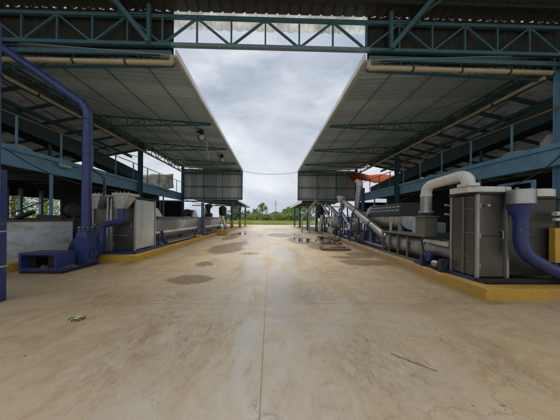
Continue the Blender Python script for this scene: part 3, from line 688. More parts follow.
# ------------------------------------------------------------------ left machine platform
def platform(pts_out, inner_x, y_end, lab, s, kerb_w=.28, h=.23):
    "kerb polygon along pts_out (front corner first, going back), slab behind it"
    t = thing('machine_plinth', lab, 'plinth', (pts_out[0][0], pts_out[0][1], 0), 'yellow kerbed machine plinths')
    po = [Vector((x, y, 0)) for x, y in pts_out]
    fx = inner_x
    out = [Vector((fx, po[0].y, 0))] + po
    inn = [Vector((fx, po[0].y+kerb_w, 0))] + [Vector((p.x+s*kerb_w, p.y+(kerb_w if i == 0 else 0), 0)) for i, p in enumerate(po)]
    rk = random.Random(int(20+s)); vs = []; fs = []; rows = []
    for i in range(len(out)-1):
        n_ = max(2, int((out[i+1]-out[i]).length/.11))
        rows += [(out[i].lerp(out[i+1], k/n_), inn[i].lerp(inn[i+1], k/n_)) for k in range(n_)]
    rows.append((out[-1], inn[-1])); chip = 0
    for a, b_ in rows:
        chip = rk.uniform(.02, .065) if rk.random() < .10 else max(.006, chip*.45+rk.uniform(-.004, .006))
        w_ = (b_-a).normalized(); wob = w_*rk.uniform(-.004, .004)
        vs += [a+wob, b_, b_+Vector((0, 0, h+rk.uniform(-.003, .003))), a+w_*chip*1.2+Vector((0, 0, h+rk.uniform(-.003, .003))), a+wob+Vector((0, 0, h-chip))]
    for i in range(len(rows)-1):
        for k in range(5): fs.append((5*i+k, 5*i+(k+1) % 5, 5*i+5+(k+1) % 5, 5*i+5+k))
    fs += [(0, 1, 2, 3, 4), tuple(5*(len(rows)-1)+k for k in range(5))]
    MB().add(vs, fs).build('kerb', 'yellow' if s < 0 else 'wornkerb', t, smooth=False)
    vs = [(p.x, p.y, h-.07) for p in inn] + [(fx, inn[-1].y, h-.07)]
    n_ = len(vs); vs += [(x, y, .008) for x, y, z in vs]
    MB().add(vs, [tuple(range(n_)), tuple(range(2*n_-1, n_-1, -1))]+[(i, (i+1) % n_, n_+(i+1) % n_, n_+i) for i in range(n_)]).build('plinth_slab', 'grime', t, smooth=False)
    return t
cL = at(136.5, 262.2, Z=0)
plL = platform([(cL.x, cL.y), (cL.x+.0, 18), (cL.x+.1, 29.5)], -10.8, 29, 'yellow-edged concrete plinth under the long steel troughs', -1)
cR = at(486.5, 300.5, Z=0)
plR = platform([(cR.x, cR.y), (4.62, 10.9), (5.15, 18), (5.6, 27.5)], 10.8, 28, 'yellow-edged concrete plinth under the ribbed drum and screw conveyor', 1)

# rails / drain pipes lying on the plinths
MB().tube([(-5.35, 9.7, .25), (-5.35, 28, .27)], .05).tube([(-5.65, 9.7, .28), (-5.65, 28, .3)], .045).build('drain_pipe', 'cream', plL)
MB().bar((5.35, 9.2, .30), (5.75, 18, .30), .1, .09).bar((5.75, 18, .30), (6.2, 27, .30), .1, .09).build('drain_pipe', 'cream', plR)

# ------------------------------------------------------------------ blue blower with riser
bl = thing('blower', 'blue centrifugal blower with tall riser duct and open floor box by the block wall', 'blower', (-6.2, 6.7, 0))
x0, x1, y0, y1, z0, z1 = -6.93, -5.93, 6.05, 6.62, .09, .565
ib = MB().box(x0, x1, y0, y1, z1-.045, z1).box(x1-.03, x1, y0, y1, z0, z1-.046).box(x0, x0+.03, y0, y1, z0, z1-.046).box(x0+.03, x1-.03, y0, y1, z0, z0+.03)
ib.box(x0-.015, x0+.05, y0-.03, y0-.002, z0, z1).box(x1-.05, x1+.012, y0-.03, y0-.002, z0, z1).box(x0+.052, x1-.052, y0-.03, y0-.002, z1-.06, z1+.012).box(x0+.052, x1-.052, y0-.03, y0-.002, z0-.02, z0+.06)
ibx = ib.build('intake_box', 'navy', bl, bevel=.005)
MB().box(x1-.36, x1-.031, y0+.12, y1, z0+.031, z1-.047).build('box_baffle', 'black', ibx)  # black, to deepen the painted shade inside the box
MB().box(x0+.031, x0+.2, y0+.2, y1-.01, z0+.031, z1-.047).build('box_shade_panel', 'black', ibx); MB().box(x0+.201, x1-.361, y0+.25, y1-.01, z1-.16, z1-.047).build('box_shade_top', 'black', ibx)  # black panels added to stand for shade inside the box
mb = MB()
for i in range(26):
    q = Vector((x0+.3+rnd.random()*.9, y0+.1+rnd.random()*.4, z0+.03)); k_ = rnd.uniform(.5, 1.3)
    mb.add([q+Vector(v)*k_ for v in ((-.05,-.04,0),(.05,-.05,0),(.06,.05,0),(-.04,.06,0),(0,0,.05))], [(0,1,4),(1,2,4),(2,3,4),(3,0,4)])
do = mb.build('dirt_heap', 'wood', ibx); do['kind'] = 'stuff'
MB().box(-6.9, -5.75, 6.0, 7.3, .012, .075).build('base_frame', 'black', bl)
MB().box(-5.95, -5.74, 5.98, 7.25, .076, .12).build('skid_rail', 'navy', bl)
cx, cy = at(86, 240, Y=6.9).x, 6.9
bx_ = .185
mb = MB(); mb.box(cx-bx_, cx+bx_, cy-.18, cy+.18, .13, .93)
n_ = 8; vs = [(cx-bx_, cy-.18, .93), (cx+bx_, cy-.18, .93), (cx+bx_, cy+.18, .93), (cx-bx_, cy+.18, .93), (cx-.14, cy-.14, 1.17), (cx+.14, cy-.14, 1.17), (cx+.14, cy+.14, 1.17), (cx-.14, cy+.14, 1.17)]
mb.add(vs, [(0, 1, 5, 4), (1, 2, 6, 5), (2, 3, 7, 6), (3, 0, 4, 7), (4, 5, 6, 7)])
mb.build('outlet_box', 'navy', bl, bevel=.006)
MB().lathe((cx-.36, cy+.25, .50), (0, 1, 0), [(0, .42), (.03, .45), (.34, .45), (.37, .42)], 28).build('scroll_housing', 'navy', bl)
MB().lathe((cx-.42, cy-.0, .50), (0, 1, 0), [(0, .16), (.29, .16)], 16).build('motor', 'black', bl)
mb = MB().lathe((cx, cy, 1.17), (0, 0, 1), [(0, .21), (.035, .21)], 24).lathe((cx, cy, 1.207), (0, 0, 1), [(0, .21), (.035, .21)], 24)
fg = mb.build('flange', 'tealdark', bl)
mb = MB()
for k in range(10):
    a = k*.628; mb.lathe((cx+.18*math.cos(a), cy+.18*math.sin(a), 1.15), (0, 0, 1), [(0, .014), (.12, .014)], 6)
mb.build('bolt', 'steel', fg)
top = at(88, 107, Y=6.95); end = at(-14, 36, Y=7.35)
mb = MB().tube(path([(cx, cy, 1.245), (top.x, 6.95, top.z), end, end+Vector((-2, .2, .6))], .34), .128, 22); rs = mb.build('riser_duct', 'navy', bl)
for z in (2.4, 3.6, 4.7):
    MB().lathe((cx+(top.x-cx)*(z-1.2)/(top.z-1.2), cy+.02, z), (0, 0, 1), [(0, .127), (.0, .138), (.03, .138), (.03, .127)], 20).build('duct_seam', 'navy', rs)

# suction duct joining the blower and the first cabinet hopper
hx = at(121.5, 205, Y=7.62)
sd = thing('suction_duct', 'bent blue suction duct rising from the blower to a steel hopper', 'duct', (hx.x, 7.6, 0))
e1 = at(102.5, 232, Y=7.62)
MB().tube(path([(hx.x, 7.62, 1.86), (hx.x, 7.62, 1.42), (e1.x, 7.62, 1.30), (e1.x, 7.5, .52), (cx+.195, cy+.05, .42)], .17), .105, 18).build('pipe', 'navy', sd)
MB().lathe((hx.x, 7.62, 1.8), (0, 0, 1), [(0, .13), (.04, .13)], 18).build('collar', 'navy', sd)
MB().lathe((cx+.187, cy+.05, .42), (1, .0, 0), [(0, .14), (.03, .14)], 18).build('collar', 'navy', sd)

# cabinets left
def cabinet(xa, xb, ya, yb, z0, z1, lab, s, sidemat='steel', nm='steel_cabinet', group='tall steel dryer cabinets'):
    t = thing(nm, lab, 'cabinet', ((xa+xb)/2, (ya+yb)/2, .15), group)
    MB().box(xa+.02, xb-.02, ya+.02, yb-.02, z0, z1).build('body', 'darksteel', t, bevel=.01)
    side = xb if s < 0 else xa
    MB().box(side-.018, side+.004 if s > 0 else side+.004, ya+.05, yb-.05, z0+.03, z1-.03).build('side_panel', sidemat, t, bevel=.004)
    for (X, Y) in ((xa, ya), (xb, ya), (xa, yb), (xb, yb)):
        MB().box(X-.028, X+.028, Y-.028, Y+.028, z0-.05, z1).build('corner_post', 'dullsteel', t, bevel=.004)
    MB().box(xa-.05, xb+.05, ya-.05, yb+.05, z1+.002, z1+.05).build('top_rim', 'black', t)
    for z in (z0+.25, (z0+z1)/2, z1-.25): MB().lathe((xa+.07, ya+.005, z-.05), (0, 0, 1), [(0, .018), (.1, .018)], 8).build('hinge', 'dullsteel', t)
    MB().tube([(xb-.12, ya+.02, z0+.85), (xb-.12, ya-.03, z0+.87), (xb-.12, ya-.03, z0+1.03), (xb-.12, ya+.02, z0+1.05)], .012, 8).build('handle', 'dullsteel', t)
    mb = MB().box(xa+.05, xb-.05, ya+.008, ya+.0195, (z0+z1)/2-.01, (z0+z1)/2+.01); mb.build('panel_joint', 'black', t)
    return t
cz = .35
A1 = cabinet(-5.83, -4.98, 7.95, 9.3, .36, 2.28, 'tall steel cabinet with a bright side panel at the end of the long trough', -1)
B1 = cabinet(-6.78, -6.12, 8.3, 9.4, .36, 2.22, 'tall steel cabinet half hidden behind the blue riser duct', -1, 'dullsteel')
for T, xc, yc in ((A1, hx.x, 7.62), (B1, -6.42, 7.98)):
    z = 2.33
    wl_ = .36 if T is A1 else .26
    mb = MB().prism([(xc-.24, z), (xc+wl_, z), (xc+wl_, z+.10), (xc-.24, z+.10)], 'y', yc-.16, yc+.45); mb.build('lid', 'greylid', T, bevel=.015)
    mb = MB(); mb.add([(xc-.2, yc-.15, z), (xc+wl_-.03, yc-.15, z), (xc+wl_-.03, yc+.25, z), (xc-.2, yc+.25, z), (xc-.13, yc-.13, 1.88), (xc+.13, yc-.13, 1.88), (xc+.13, yc+.13, 1.88), (xc-.13, yc+.13, 1.88), (xc+wl_-.03, yc-.15, z-.08), (xc+wl_-.03, yc+.25, z-.08)],
           [(0, 1, 8, 5, 4), (1, 2, 9, 8), (8, 9, 6, 5), (2, 3, 7, 6, 9), (3, 0, 4, 7), (0, 1, 2, 3), (4, 5, 6, 7)]); mb.build('hopper', 'dullsteel', T)
    mb = MB()
    for k in range(4): mb.lathe((xc-.18+.14*k, yc+.0, z+.10), (0, 0, 1), [(0, .02), (.06, .02)], 6)
    mb.build('bolt', 'dullsteel', T)
MB().box(-4.98, -4.90, 7.9, 10.4, .20, .34).box(-6.2, -4.99, 7.86, 7.94, .20, .34).bar((-4.94, 10.1, .3), (-5.0, 9.9, .95), .08).bar((-4.94, 10.35, .3), (-5.0, 9.9, .95), .08).build('base_channel', 'navy', A1)
MB().box(-5.98, -5.92, 7.9, 7.96, .3, 2.3).build('guide_post', 'dullsteel', A1); MB().tube([(-6.05, 7.85, 2.35), (-6.05, 7.85, 3.0), (-6.6, 7.9, 3.4)], .03, 8).build('conduit', 'black', A1)
MB().box(-5.98, -5.2, 7.99, 7.93, .9, .92).build('cross_strip', 'dullsteel', A1)

# white block wall
wl = thing('block_wall', 'low whitewashed block wall streaked with brown dirt beside the blower', 'wall', (-7.6, 5.6, 0))
MB().box(-7.75, -7.55, 2.6, 8.3, .02, 1.42).build('wall', 'blockwall', wl, smooth=False, bevel=.01)
MB().box(-7.78, -7.52, 2.6, 8.3, 1.422, 1.47).build('coping', 'wood', wl, smooth=False, bevel=.01)
MB().box(-7.53, -7.35, 2.6, 6.9, .0, .24).build('footing_kerb', 'yellow', wl, smooth=False, bevel=.012)
# clutter behind the wall
sp = thing('scrap_heap', 'dark heap of machine scrap showing above the white block wall', 'scrap', (-9.6, 10, 0))
MB().lathe((-9.2, 10.0, 1.85), (1, -.2, .1), [(0, .3), (.05, .34), (.14, .34), (.2, .28)], 18).build('wheel', 'black', sp)
mb = MB()
for i in range(14):
    a = Vector((rnd.uniform(-11, -8.6), rnd.uniform(9.2, 10.6), rnd.uniform(.4, 1.7))); mb.bar(a, a+Vector((rnd.uniform(-.9, .9), rnd.uniform(-.3, .3), rnd.uniform(-.1, .35))), rnd.uniform(.08, .3), rnd.uniform(.06, .25))
mb.box(-11, -8.4, 9.3, 10.6, .02, 1.5); mb.build('scrap_iron', 'black', sp)
gp = thing('grey_cupboard', 'dull green-grey metal cupboard behind the block wall', 'cupboard', (-9.0, 11.4, 0))
MB().box(-9.6, -8.5, 11.2, 11.8, .02, 2.2).build('body', 'greysteel', gp, bevel=.01); MB().box(-9.55, -8.55, 11.17, 11.198, .1, 2.12).build('door', 'greysteel', gp)

# purple column duct at the left edge
dc = thing('duct_column', 'purple-blue vertical duct standing at the picture edge in front of the wall', 'duct', (-5.3, 4.0, 0))
px1 = at(7.3, 240, Y=4.12).x
MB().box(px1-.5, px1, 4.0, 4.12, 0, at(5, 169, Y=4).z).build('lower_casing', 'navy', dc, bevel=.015)
mb = MB()
for py in (232, 268.5): z = at(5, py, Y=3.9).z; mb.box(px1-.51, px1+.012, 3.985, 4.13, z-.012, z+.012)
mb.build('joint_strip', 'cream', dc)
pz = at(5, 169, Y=4).z; px2 = at(3.2, 100, Y=4.1).x
px2 -= .10
MB().lathe((px2-.12, 4.1, pz), (0, 0, 1), [(0, .12), (at(2, 21, Y=4.1).z-pz, .12)], 20).build('upper_pipe', 'navy', dc)
MB().lathe((px2-.12, 4.1, at(2, 74, Y=4.1).z), (0, 0, 1), [(0, .145), (.05, .145)], 20).build('band', 'tealdark', dc)

# ------------------------------------------------------------------ long wash troughs on the left
def trough(xc, ya, yb, zt, lab, first=True):
    t = thing('wash_trough', lab, 'trough', (xc, (ya+yb)/2, .16), 'stainless wash troughs on the plinth')
    def sec(hw, zb, r): return [(xc-hw, zt), (xc-r, zb+r*.8)] + [(xc+r*math.cos(a), zb+r+r*math.sin(a)) for a in [math.pi+.5+i*(math.pi-1.0)/7 for i in range(8)]] + [(xc+r, zb+r*.8), (xc+hw, zt)]
    po = sec(.52, .55, .2); k = len(po)
    mb = MB().add([(x, ya, z) for x, z in po]+[(x, yb, z) for x, z in po], [(i, i+1, k+i+1, k+i) for i in range(k-1)]); mb.build('trough_shell', 'dullsteel', t, thick=.012)
    mb = MB()
    for y in (ya, yb): mb.prism([(x, z) for x, z in po], 'y', y-.012, y+.012)
    mb.build('end_plate', 'steel', t)
    MB().box(xc+.50, xc+.60, ya-.05, yb+.05, zt, zt+.07).box(xc-.60, xc-.50, ya-.05, yb+.05, zt, zt+.07).box(xc-.5, xc+.5, ya-.05, ya+.03, zt, zt+.07).box(xc-.5, xc+.5, yb-.03, yb+.05, zt, zt+.07).build('top_rail', 'navy', t)
    MB().lathe((xc+.30, ya+.1, .86), (0, 1, 0), [(0, .10), (yb-ya-.2, .10)], 14).build('side_pipe', 'steel', t)
    mb = MB()
    for i in range(int((yb-ya)/.35)): mb.lathe((xc, ya+.2+i*.35, .80), (0, 1, .3), [(0, .17), (.02, .17)], 14)
    mb.lathe((xc, ya, .8), (0, 1, 0), [(0, .05), (yb-ya, .05)], 10); mb.build('auger', 'dullsteel', t)
    for y in (ya+.5, yb-.6):
        for sx in (-1, 1):
            MB().bar((xc+sx*.56, y-.25, .16), (xc+sx*.30, y+.05, .95), .08).build('leg', 'navy', t)
    MB().box(xc+.35, xc+.5, ya+.1, ya+.5, .16, .34).build('foot_block', 'navy', t)
    return t
T1 = trough(-5.55, 9.55, 15.2, 1.55, 'near stainless wash trough with a blue top rail beside the cabinet')
MB().prism([(9.6, 1.62), (10.2, 1.62), (9.75, 2.0), (9.6, 2.0)], 'x', -5.7, -5.1).build('inlet_hood', 'steel', T1)
MB().box(-5.9, -5.4, 14.6, 15.1, 1.63, 2.1).lathe((-5.65, 14.4, 1.95), (0, 1, 0), [(0, .2), (.5, .2)], 14).build('drive_motor', 'black', T1)
MB().lathe((-5.3, 15.0, 1.62), (0, 0, 1), [(0, .25), (.5, .08)], 12).build('feed_cone', 'white', T1)
T2 = trough(-5.35, 16.4, 21.4, 1.55, 'far stainless wash trough between the green posts and the black drum')
MB().box(-5.8, -5.3, 19.1, 19.7, 1.63, 2.0).bar((-5.6, 19.4, 2.0), (-5.5, 19.2, 2.6), .26, .3).lathe((-5.55, 18.9, 2.55), (.2, 1, .2), [(0, .2), (.06, .24), (.5, .24), (.56, .14)], 14).build('drive_motor', 'black', T2)
MB().bar((-5.95, 19.2, 1.65), (-5.75, 19.2, 2.5), .2, .3).build('gearbox', 'white', T2)
# teal post frame between the troughs
pf = thing('post_frame', 'slim green-grey post frame standing between the two troughs', 'frame', (-5.0, 15.8, .16))
MB().box(-5.06, -4.98, 15.7, 15.78, .16, 2.75).box(-5.06, -4.98, 16.05, 16.13, .16, 2.75).build('post', 'teal', pf); MB().box(-8.2, -4.98, 15.86, 15.96, 2.755, 2.84).build('beam', 'teal', pf); MB().box(-8.2, -8.12, 15.86, 15.96, .16, 2.75).build('post', 'teal', pf)
# black drum on stand
bd = thing('drum_separator', 'black upright drum on blue legs at the end of the far trough', 'separator', (-5.1, 23, .16))
MB().lathe((-5.1, 23, 1.75), (0, 0, 1), [(0, .2), (.25, .4), (.9, .42), (1.0, .3), (1.1, .12)], 20).build('drum', 'black', bd)
for a in range(4): MB().bar((-5.1+.45*math.cos(a*1.57+.78), 23+.45*math.sin(a*1.57+.78), .16), (-5.1+.36*math.cos(a*1.57+.78), 23+.36*math.sin(a*1.57+.78), 2.1), .08).build('leg', 'navy', bd)
MB().bar((-5.1, 22.6, 1.75), (-4.75, 22.4, .8), .28, .2).build('chute', 'white', bd)
MB().lathe((-5.5, 22.5, .6), (0, 1, 0), [(0, .2), (.6, .2)], 12).build('motor', 'navy', bd)
# yellow blocks
for px, py, Y, lab in ((194.5, 241, 13.6, 'near worn yellow concrete block beside the kerb'), (222, 235.5, 18.2, 'far worn yellow concrete block standing off the kerb')):
    c = at(px, py, Z=0); w = 5.3/F*c.y
    tag(MB().box(c.x-w, c.x+w, c.y, c.y+.6, 0, at(px, py-5.5, Y=c.y).z).build('yellow_block', 'yellow', smooth=False, bevel=.03), lab, 'block', 'yellow concrete blocks')
# small white stand
c = at(228, 236.5, Z=0); ws = thing('white_barrier', 'small white tubular stand on the floor by the far yellow block', 'stand', c)
for dx in (-.2, .2): MB().tube([(c.x+dx, c.y-.15, 0), (c.x+dx*.6, c.y, .7), (c.x+dx, c.y+.15, 0)], .022, 8).build('leg', 'white', ws)
MB().tube([(c.x-.14, c.y, .69), (c.x+.14, c.y, .69)], .022, 8).build('top_bar', 'white', ws)

# exit-like green sign on the blue beam
p = at(66, 166, X=-10.98)
sg = thing('green_sign', 'small pale green sign plate fixed on the light blue beam', 'sign', p)
MB().box(-11.05, -11.0, p.y-.36, p.y+.36, p.z-.12, p.z+.12).build('plate', 'green', sg, bevel=.01)
mb = MB()
for k in range(4):
    y = p.y-.27+k*.17; mb.box(-10.999, -10.992, y, y+.1, p.z-.06, p.z+.06)
mb.build('pale_marking', 'paleg', sg)
# sacks on the mezzanine
def sack(c, sx, sy, sz, seed, lab):
    bm = bmesh.new(); bmesh.ops.create_icosphere(bm, subdivisions=3, radius=1)
    for v in bm.verts:
        k = 1+.22*mnoise.noise(v.co*1.7+Vector((seed, 0, 0))); v.co = Vector((v.co.x*sx*k, v.co.y*sy*k, max(-.35, v.co.z)*sz*k))
    mb = MB(); mb.v = [v.co+Vector(c)+Vector((0, 0, .35*sz)) for v in bm.verts]; mb.f = [tuple(x.index for x in f.verts) for f in bm.faces]; bm.free()
    return tag(mb.build('sack', 'sack'), lab, 'sack', 'sacks on the mezzanine')
sack((-11.7, 8.9, 4.52), .3, .55, .42, 1, 'fuller pale sack on the mezzanine above the blue beam')
sack((-11.65, 10.1, 4.52), .3, .6, .28, 5, 'flatter pale sack on the mezzanine nearer the green sign')
sack((11.8, 10.0, 4.52), .3, .6, .32, 9, 'pale sack on the mezzanine above the right blue beam')
sack((11.8, 8.7, 4.52), .3, .3, .5, 12, 'upright pale sack on the mezzanine next to the right column')
# pale tarpaulin at the open mezzanine end
tp = []
for i in range(13):
    for j in range(9):
        u, w = i/12, j/8; tp.append((-17.5+u*5.5, 26.6+.15*math.sin(u*9+w*3), 5.15+w*1.75-.35*math.sin(w*3.14)*(1-u)+.08*math.sin(u*14)))
tag(MB().add(tp, [(i*9+j, i*9+j+1, i*9+j+10, i*9+j+9) for i in range(12) for j in range(8)]).build('tarpaulin', 'tarp', thick=.006), 'pale tarpaulin hung across the open mezzanine end', 'tarpaulin')
# orange awning on the right
tp = []
for i in range(17):
    for j in range(9):
        u, w = i/16, j/8; x = 9.5+u*8.5; tp.append((x, 24.4+w*1.6, 5.95+w*1.25+.22*abs(math.sin(u*9.4))-.25*math.sin(u*3.14)))
tag(MB().add(tp, [(i*9+j, i*9+j+1, i*9+j+10, i*9+j+9) for i in range(16) for j in range(8)]).build('orange_awning', 'orange', thick=.01), 'rust-orange sagging awning behind the steel shed columns', 'awning')

# ------------------------------------------------------------------ right machines
# cabinet and lid, hopper
kx = at(477, 250, Y=4.62).x
R1 = cabinet(kx, kx+.68, 4.62, 5.28, .32, 2.17, 'stainless cabinet with a pale frame and white lid under the white elbow pipe', 1, 'darksteel')  # dark side panel stands in for shade in the deep side opening
mb = MB().box(kx-.016, kx-.006, 4.72, 4.90, .34, 2.14).build('side_plate', 'wood', R1)
mb = MB().box(kx-.04, kx-.019, 4.91, 4.95, .34, 2.14)
for z in (.75, 1.3, 1.85): mb.box(kx-.03, kx-.0195, 4.66, 4.909, z-.012, z+.012)
mb.build('side_slat', 'greysteel', R1)
for p_, q_ in (((kx+.2, 4.55, 1.92), (kx+.2, 4.62, 1.92)), ((kx-.05, 5.3, 1.95), (kx-.16, 5.3, 1.97)), ((kx-.05, 5.3, 1.72), (kx-.16, 5.3, 1.74))): MB().tube([p_, q_], .025, 8).build('bolt', 'steel', R1)
# lid with rounded far ends
po = [(kx-.14, 4.7), (kx-.14, 5.2)] + [(kx+.75+.27*math.sin(a), 4.95+.27*math.cos(a)) for a in [i*math.pi/8 for i in range(9)]]
MB().prism(po, 'z', 2.225, 2.36).build('lid', 'white', R1, bevel=.012)
MB().box(kx-.18, kx+.06, 4.62, 4.95, 2.361, 2.43).build('lid_flange', 'white', R1, bevel=.01)
R2 = cabinet(kx+.80, kx+2.1, 4.75, 5.6, .32, 2.1, 'wide dark cabinet behind the blue bent duct', 1, 'darksteel')
for c_ in R2.children:
    if c_.name.startswith('body'): c_.data.materials[0] = M['darkpanel']
MB().lathe((kx+1.75, 5.0, 2.151), (0, 0, 1), [(0, .34), (.16, .34), (.18, .3)], 24).lathe((kx+.95, 5.1, 2.151), (0, 0, 1), [(0, .26), (.12, .26), (.16, .2)], 24).build('lid', 'white', R2)
mb = MB()
for x in (.72, 1.0, 1.35): mb.lathe((kx+x, 4.7, 2.12), (0, 0, 1), [(0, .03), (.22, .03)], 8)
mb.build('stub_pipe', 'dullsteel', R2)
MB().tube([(kx+.73, 4.68, .35), (kx+.73, 4.68, 2.1)], .03, 8).build('guide_post', 'dullsteel', R2)
MB().box(kx-.05, kx+2.2, 4.50, 4.60, .18, .31).build('front_channel', 'black', R1)
MB().box(kx-.06, kx+.03, 4.61, 6.6, .18, .31).build('side_channel', 'navy', R1)
hp = at(520.5, 195, Y=4.42)
bd2 = thing('bent_duct', 'thick blue duct bending down from a round steel hopper', 'duct', (hp.x, 4.42, .1))
MB().lathe((hp.x, 4.42, 1.92), (0, 0, 1), [(0, .19), (.03, .225), (.31, .225), (.33, .21)], 14).build('hopper', 'dullsteel', bd2)
MB().tube([(hp.x, 4.42, 1.915), (hp.x, 4.42, 1.84), (hp.x+.01, 4.42, 1.68)] + path([(hp.x+.01, 4.42, 1.6), (hp.x+.02, 4.42, .90), (hp.x+.75, 4.34, .47), (hp.x+1.6, 4.3, .34)], .30), [.222, .205, .135]+[.122]*18, 22).build('pipe', 'navy', bd2)
mb = MB()
for z in (1.66,): mb.lathe((hp.x+.012, 4.42, z), (0, 0, 1), [(0, .122), (.0, .138), (.025, .138), (.025, .122)], 22)
mb.build('seam_ring', 'navy', bd2)
yb = thing('yellow_casing', 'yellow machine casing at the picture edge behind the blue duct', 'casing', (6.7, 4.6, .1))
px_ = at(555.5, 240, Y=4.6).x
MB().box(px_, px_+.9, 4.6, 4.72, at(555, 263, Y=4.6).z, at(555, 228, Y=4.6).z).build('panel', 'yellow', yb, bevel=.01)
MB().box(px_+.05, px_+.11, 4.63, 4.70, .16, at(555, 263, Y=4.6).z).box(px_+.8, px_+.86, 4.63, 4.70, .16, at(555, 263, Y=4.6).z).build('leg', 'tealdark', yb)
MB().tube([(px_-.1, 4.55, 1.75), (px_+.9, 4.55, 1.75)], .05).tube([(px_-.1, 4.55, 1.62), (px_+.9, 4.55, 1.62)], .035).build('pipe', 'white', yb)

# white elbow pipe
wp = thing('elbow_pipe', 'fat white plastic pipe arching from the cabinet lid to the ribbed drum inlet', 'pipe', (4.7, 5.6, 1.7))
a_, b_ = Vector((4.72, 4.95, 2.36)), Vector((4.60, 6.15, 1.85))
ztop = at(455, 178, Y=5.5).z
pa = path([a_, (a_.x, a_.y, at(470, 174, Y=4.95).z), (b_.x, b_.y, at(433, 186, Y=6.15).z), b_], .26)
MB().tube(pa, .135, 22).build('pipe_run', 'white', wp)
for p_, d_ in ((a_, (0, 0, 1)), (b_+Vector((0, 0, .42)), (0, 0, 1))): MB().lathe(p_, d_, [(0, .15), (.07, .15)], 22).build('socket', 'white', wp)
MB().lathe(b_-Vector((0, 0, .06)), (0, 0, 1), [(0, .19), (.06, .19)], 20).lathe(b_, (0, 0, 1), [(0, .142), (.46, .142)], 20).build('sleeve', 'dullsteel', wp)

# ribbed drum press
dp = thing('drum_press', 'horizontal ribbed drum press in a green-grey frame behind the yellow kerb', 'press', (5.1, 7.5, .16))
DX, DZ = 5.12, .70
MB().lathe((DX, 6.45, DZ), (0, 1, 0), [(0, .30), (.0, .34), (2.3, .34), (2.3, .3)], 28).build('drum', 'dullsteel', dp)
for y in (6.42, 7.2, 7.75, 8.3, 8.78):
    mb = MB().box(DX-.40, DX-.36, y-.03, y+.03, .26, 1.05).box(DX-.40, DX+.4, y-.02, y+.02, 1.0, 1.05).box(DX+.36, DX+.4, y-.03, y+.03, .26, 1.05)
    mb.lathe((DX, y-.012, DZ), (0, 1, 0), [(0, .365), (.024, .365)], 28); mb.build('rib', 'greysteel', dp)
MB().box(DX-.43, DX+.45, 6.36, 8.84, 1.052, 1.10).build('top_plate', 'greysteel', dp, bevel=.008)
MB().box(DX-.42, DX-.32, 6.3, 8.9, .2, .3).box(DX+.32, DX+.42, 6.3, 8.9, .2, .3).build('base_beam', 'greysteel', dp)
MB().box(DX-.44, DX+.44, 6.30, 6.36, .22, 1.2).build('end_plate', 'greysteel', dp)
MB().box(4.42, 4.80, 5.96, 6.35, 1.10, 1.66).box(4.38, 4.84, 5.92, 6.39, 1.661, 1.70).build('inlet_box', 'greysteel', dp, bevel=.008)
MB().lathe((4.60, 6.15, 1.70), (0, 0, 1), [(0, .2), (.04, .2), (.08, .16)], 20).build('inlet_ring', 'black', dp)
MB().box(4.9, 5.5, 6.5, 7.2, 1.102, 1.5).build('gear_case', 'zinc', dp, bevel=.015)
# feeding trough between drum and cabinet, with valve and hose
ft = thing('feed_screw', 'short steel feed screw with a blue valve between the press and the cabinet', 'feed screw', (4.75, 5.8, .16))
MB().lathe((4.85, 5.32, .75), (0, 1, 0), [(0, .2), (.95, .2)], 18).build('tube', 'dullsteel', ft)
MB().prism([(5.32, 1.02), (6.25, 1.02), (6.25, .94), (5.32, .9)], 'x', 4.55, 5.2).build('tray', 'steel', ft)
MB().lathe((4.5, 5.9, .42), (0, 0, 1), [(0, .06), (.1, .09), (.22, .09), (.3, .04)], 14).lathe((4.40, 5.9, .62), (1, 0, 0), [(0, .06), (.22, .06)], 14).build('valve', 'navy', ft)
MB().lathe((4.5, 5.55, .40), (0, 1, 0), [(0, .07), (.05, .09), (.16, .09)], 14).build('coupling', 'dullsteel', ft)
MB().tube(path([(4.45, 6.0, .55), (4.42, 6.1, 1.05), (4.62, 5.6, 1.08), (4.6, 5.4, .9)], .14), .022, 8).tube(path([(4.52, 5.85, .3), (4.42, 5.4, .22), (4.5, 5.2, .6)], .1), .018, 8).build('hose', 'black', ft)
for y in (5.4, 6.1): MB().box(4.45, 5.2, y, y+.1, .16, .56).build('stand_leg', 'tealdark', ft)

# rotary screen with louvred hood
sc = thing('screen_hopper', 'louvred black screen hopper on a rounded steel housing above the ribbed drum', 'screen', (6.1, 9.8, .16))
ya, yb_ = 8.7, 11.6; X = 6.0
po = [(X-.55, 1.55)] + [(X+.55*math.cos(a), 1.55+.42*math.sin(a)) for a in [math.pi+i*math.pi/10 for i in range(1, 10)]] + [(X+.55, 1.55), (X+.55, 1.72), (X-.55, 1.72)]
MB().prism(po, 'y', ya, yb_).build('housing', 'dullsteel', sc, bevel=.01)
MB().prism([(X-.57, 1.722), (X+.5, 1.722), (X+.5, 2.3), (X-.42, 2.3)], 'y', ya+.1, yb_-.1).build('hood', 'black', sc)
mb = MB()
for i in range(9):
    for k in range(2):
        y = ya+.25+i*.29; z = 1.98+k*.16; f_ = (z-1.722)/.578
        mb.bar((X-.58+.15*f_, y, z), (X-.58+.15*f_, y+.2, z), .03, .06)
mb.build('louvre', 'zinc', sc)
MB().box(X-.62, X-.572, ya, yb_, 1.74, 1.86).build('hood_band', 'black', sc)
MB().lathe((X-.1, yb_+.02, 1.85), (0, 1, 0), [(0, .5), (.08, .52), (.12, .45)], 24).build('end_disc', 'white', sc)
MB().prism([(ya+.2, 1.15), (yb_-.2, 1.15), (ya+1.6, .45), (ya+.8, .45)], 'x', X-.3, X+.3).build('discharge_hopper', 'darksteel', sc)
MB().bar((X-.5, yb_-.2, 1.4), (X-.5, ya+1.1, .5), .35, .04).build('slide', 'dullsteel', sc)
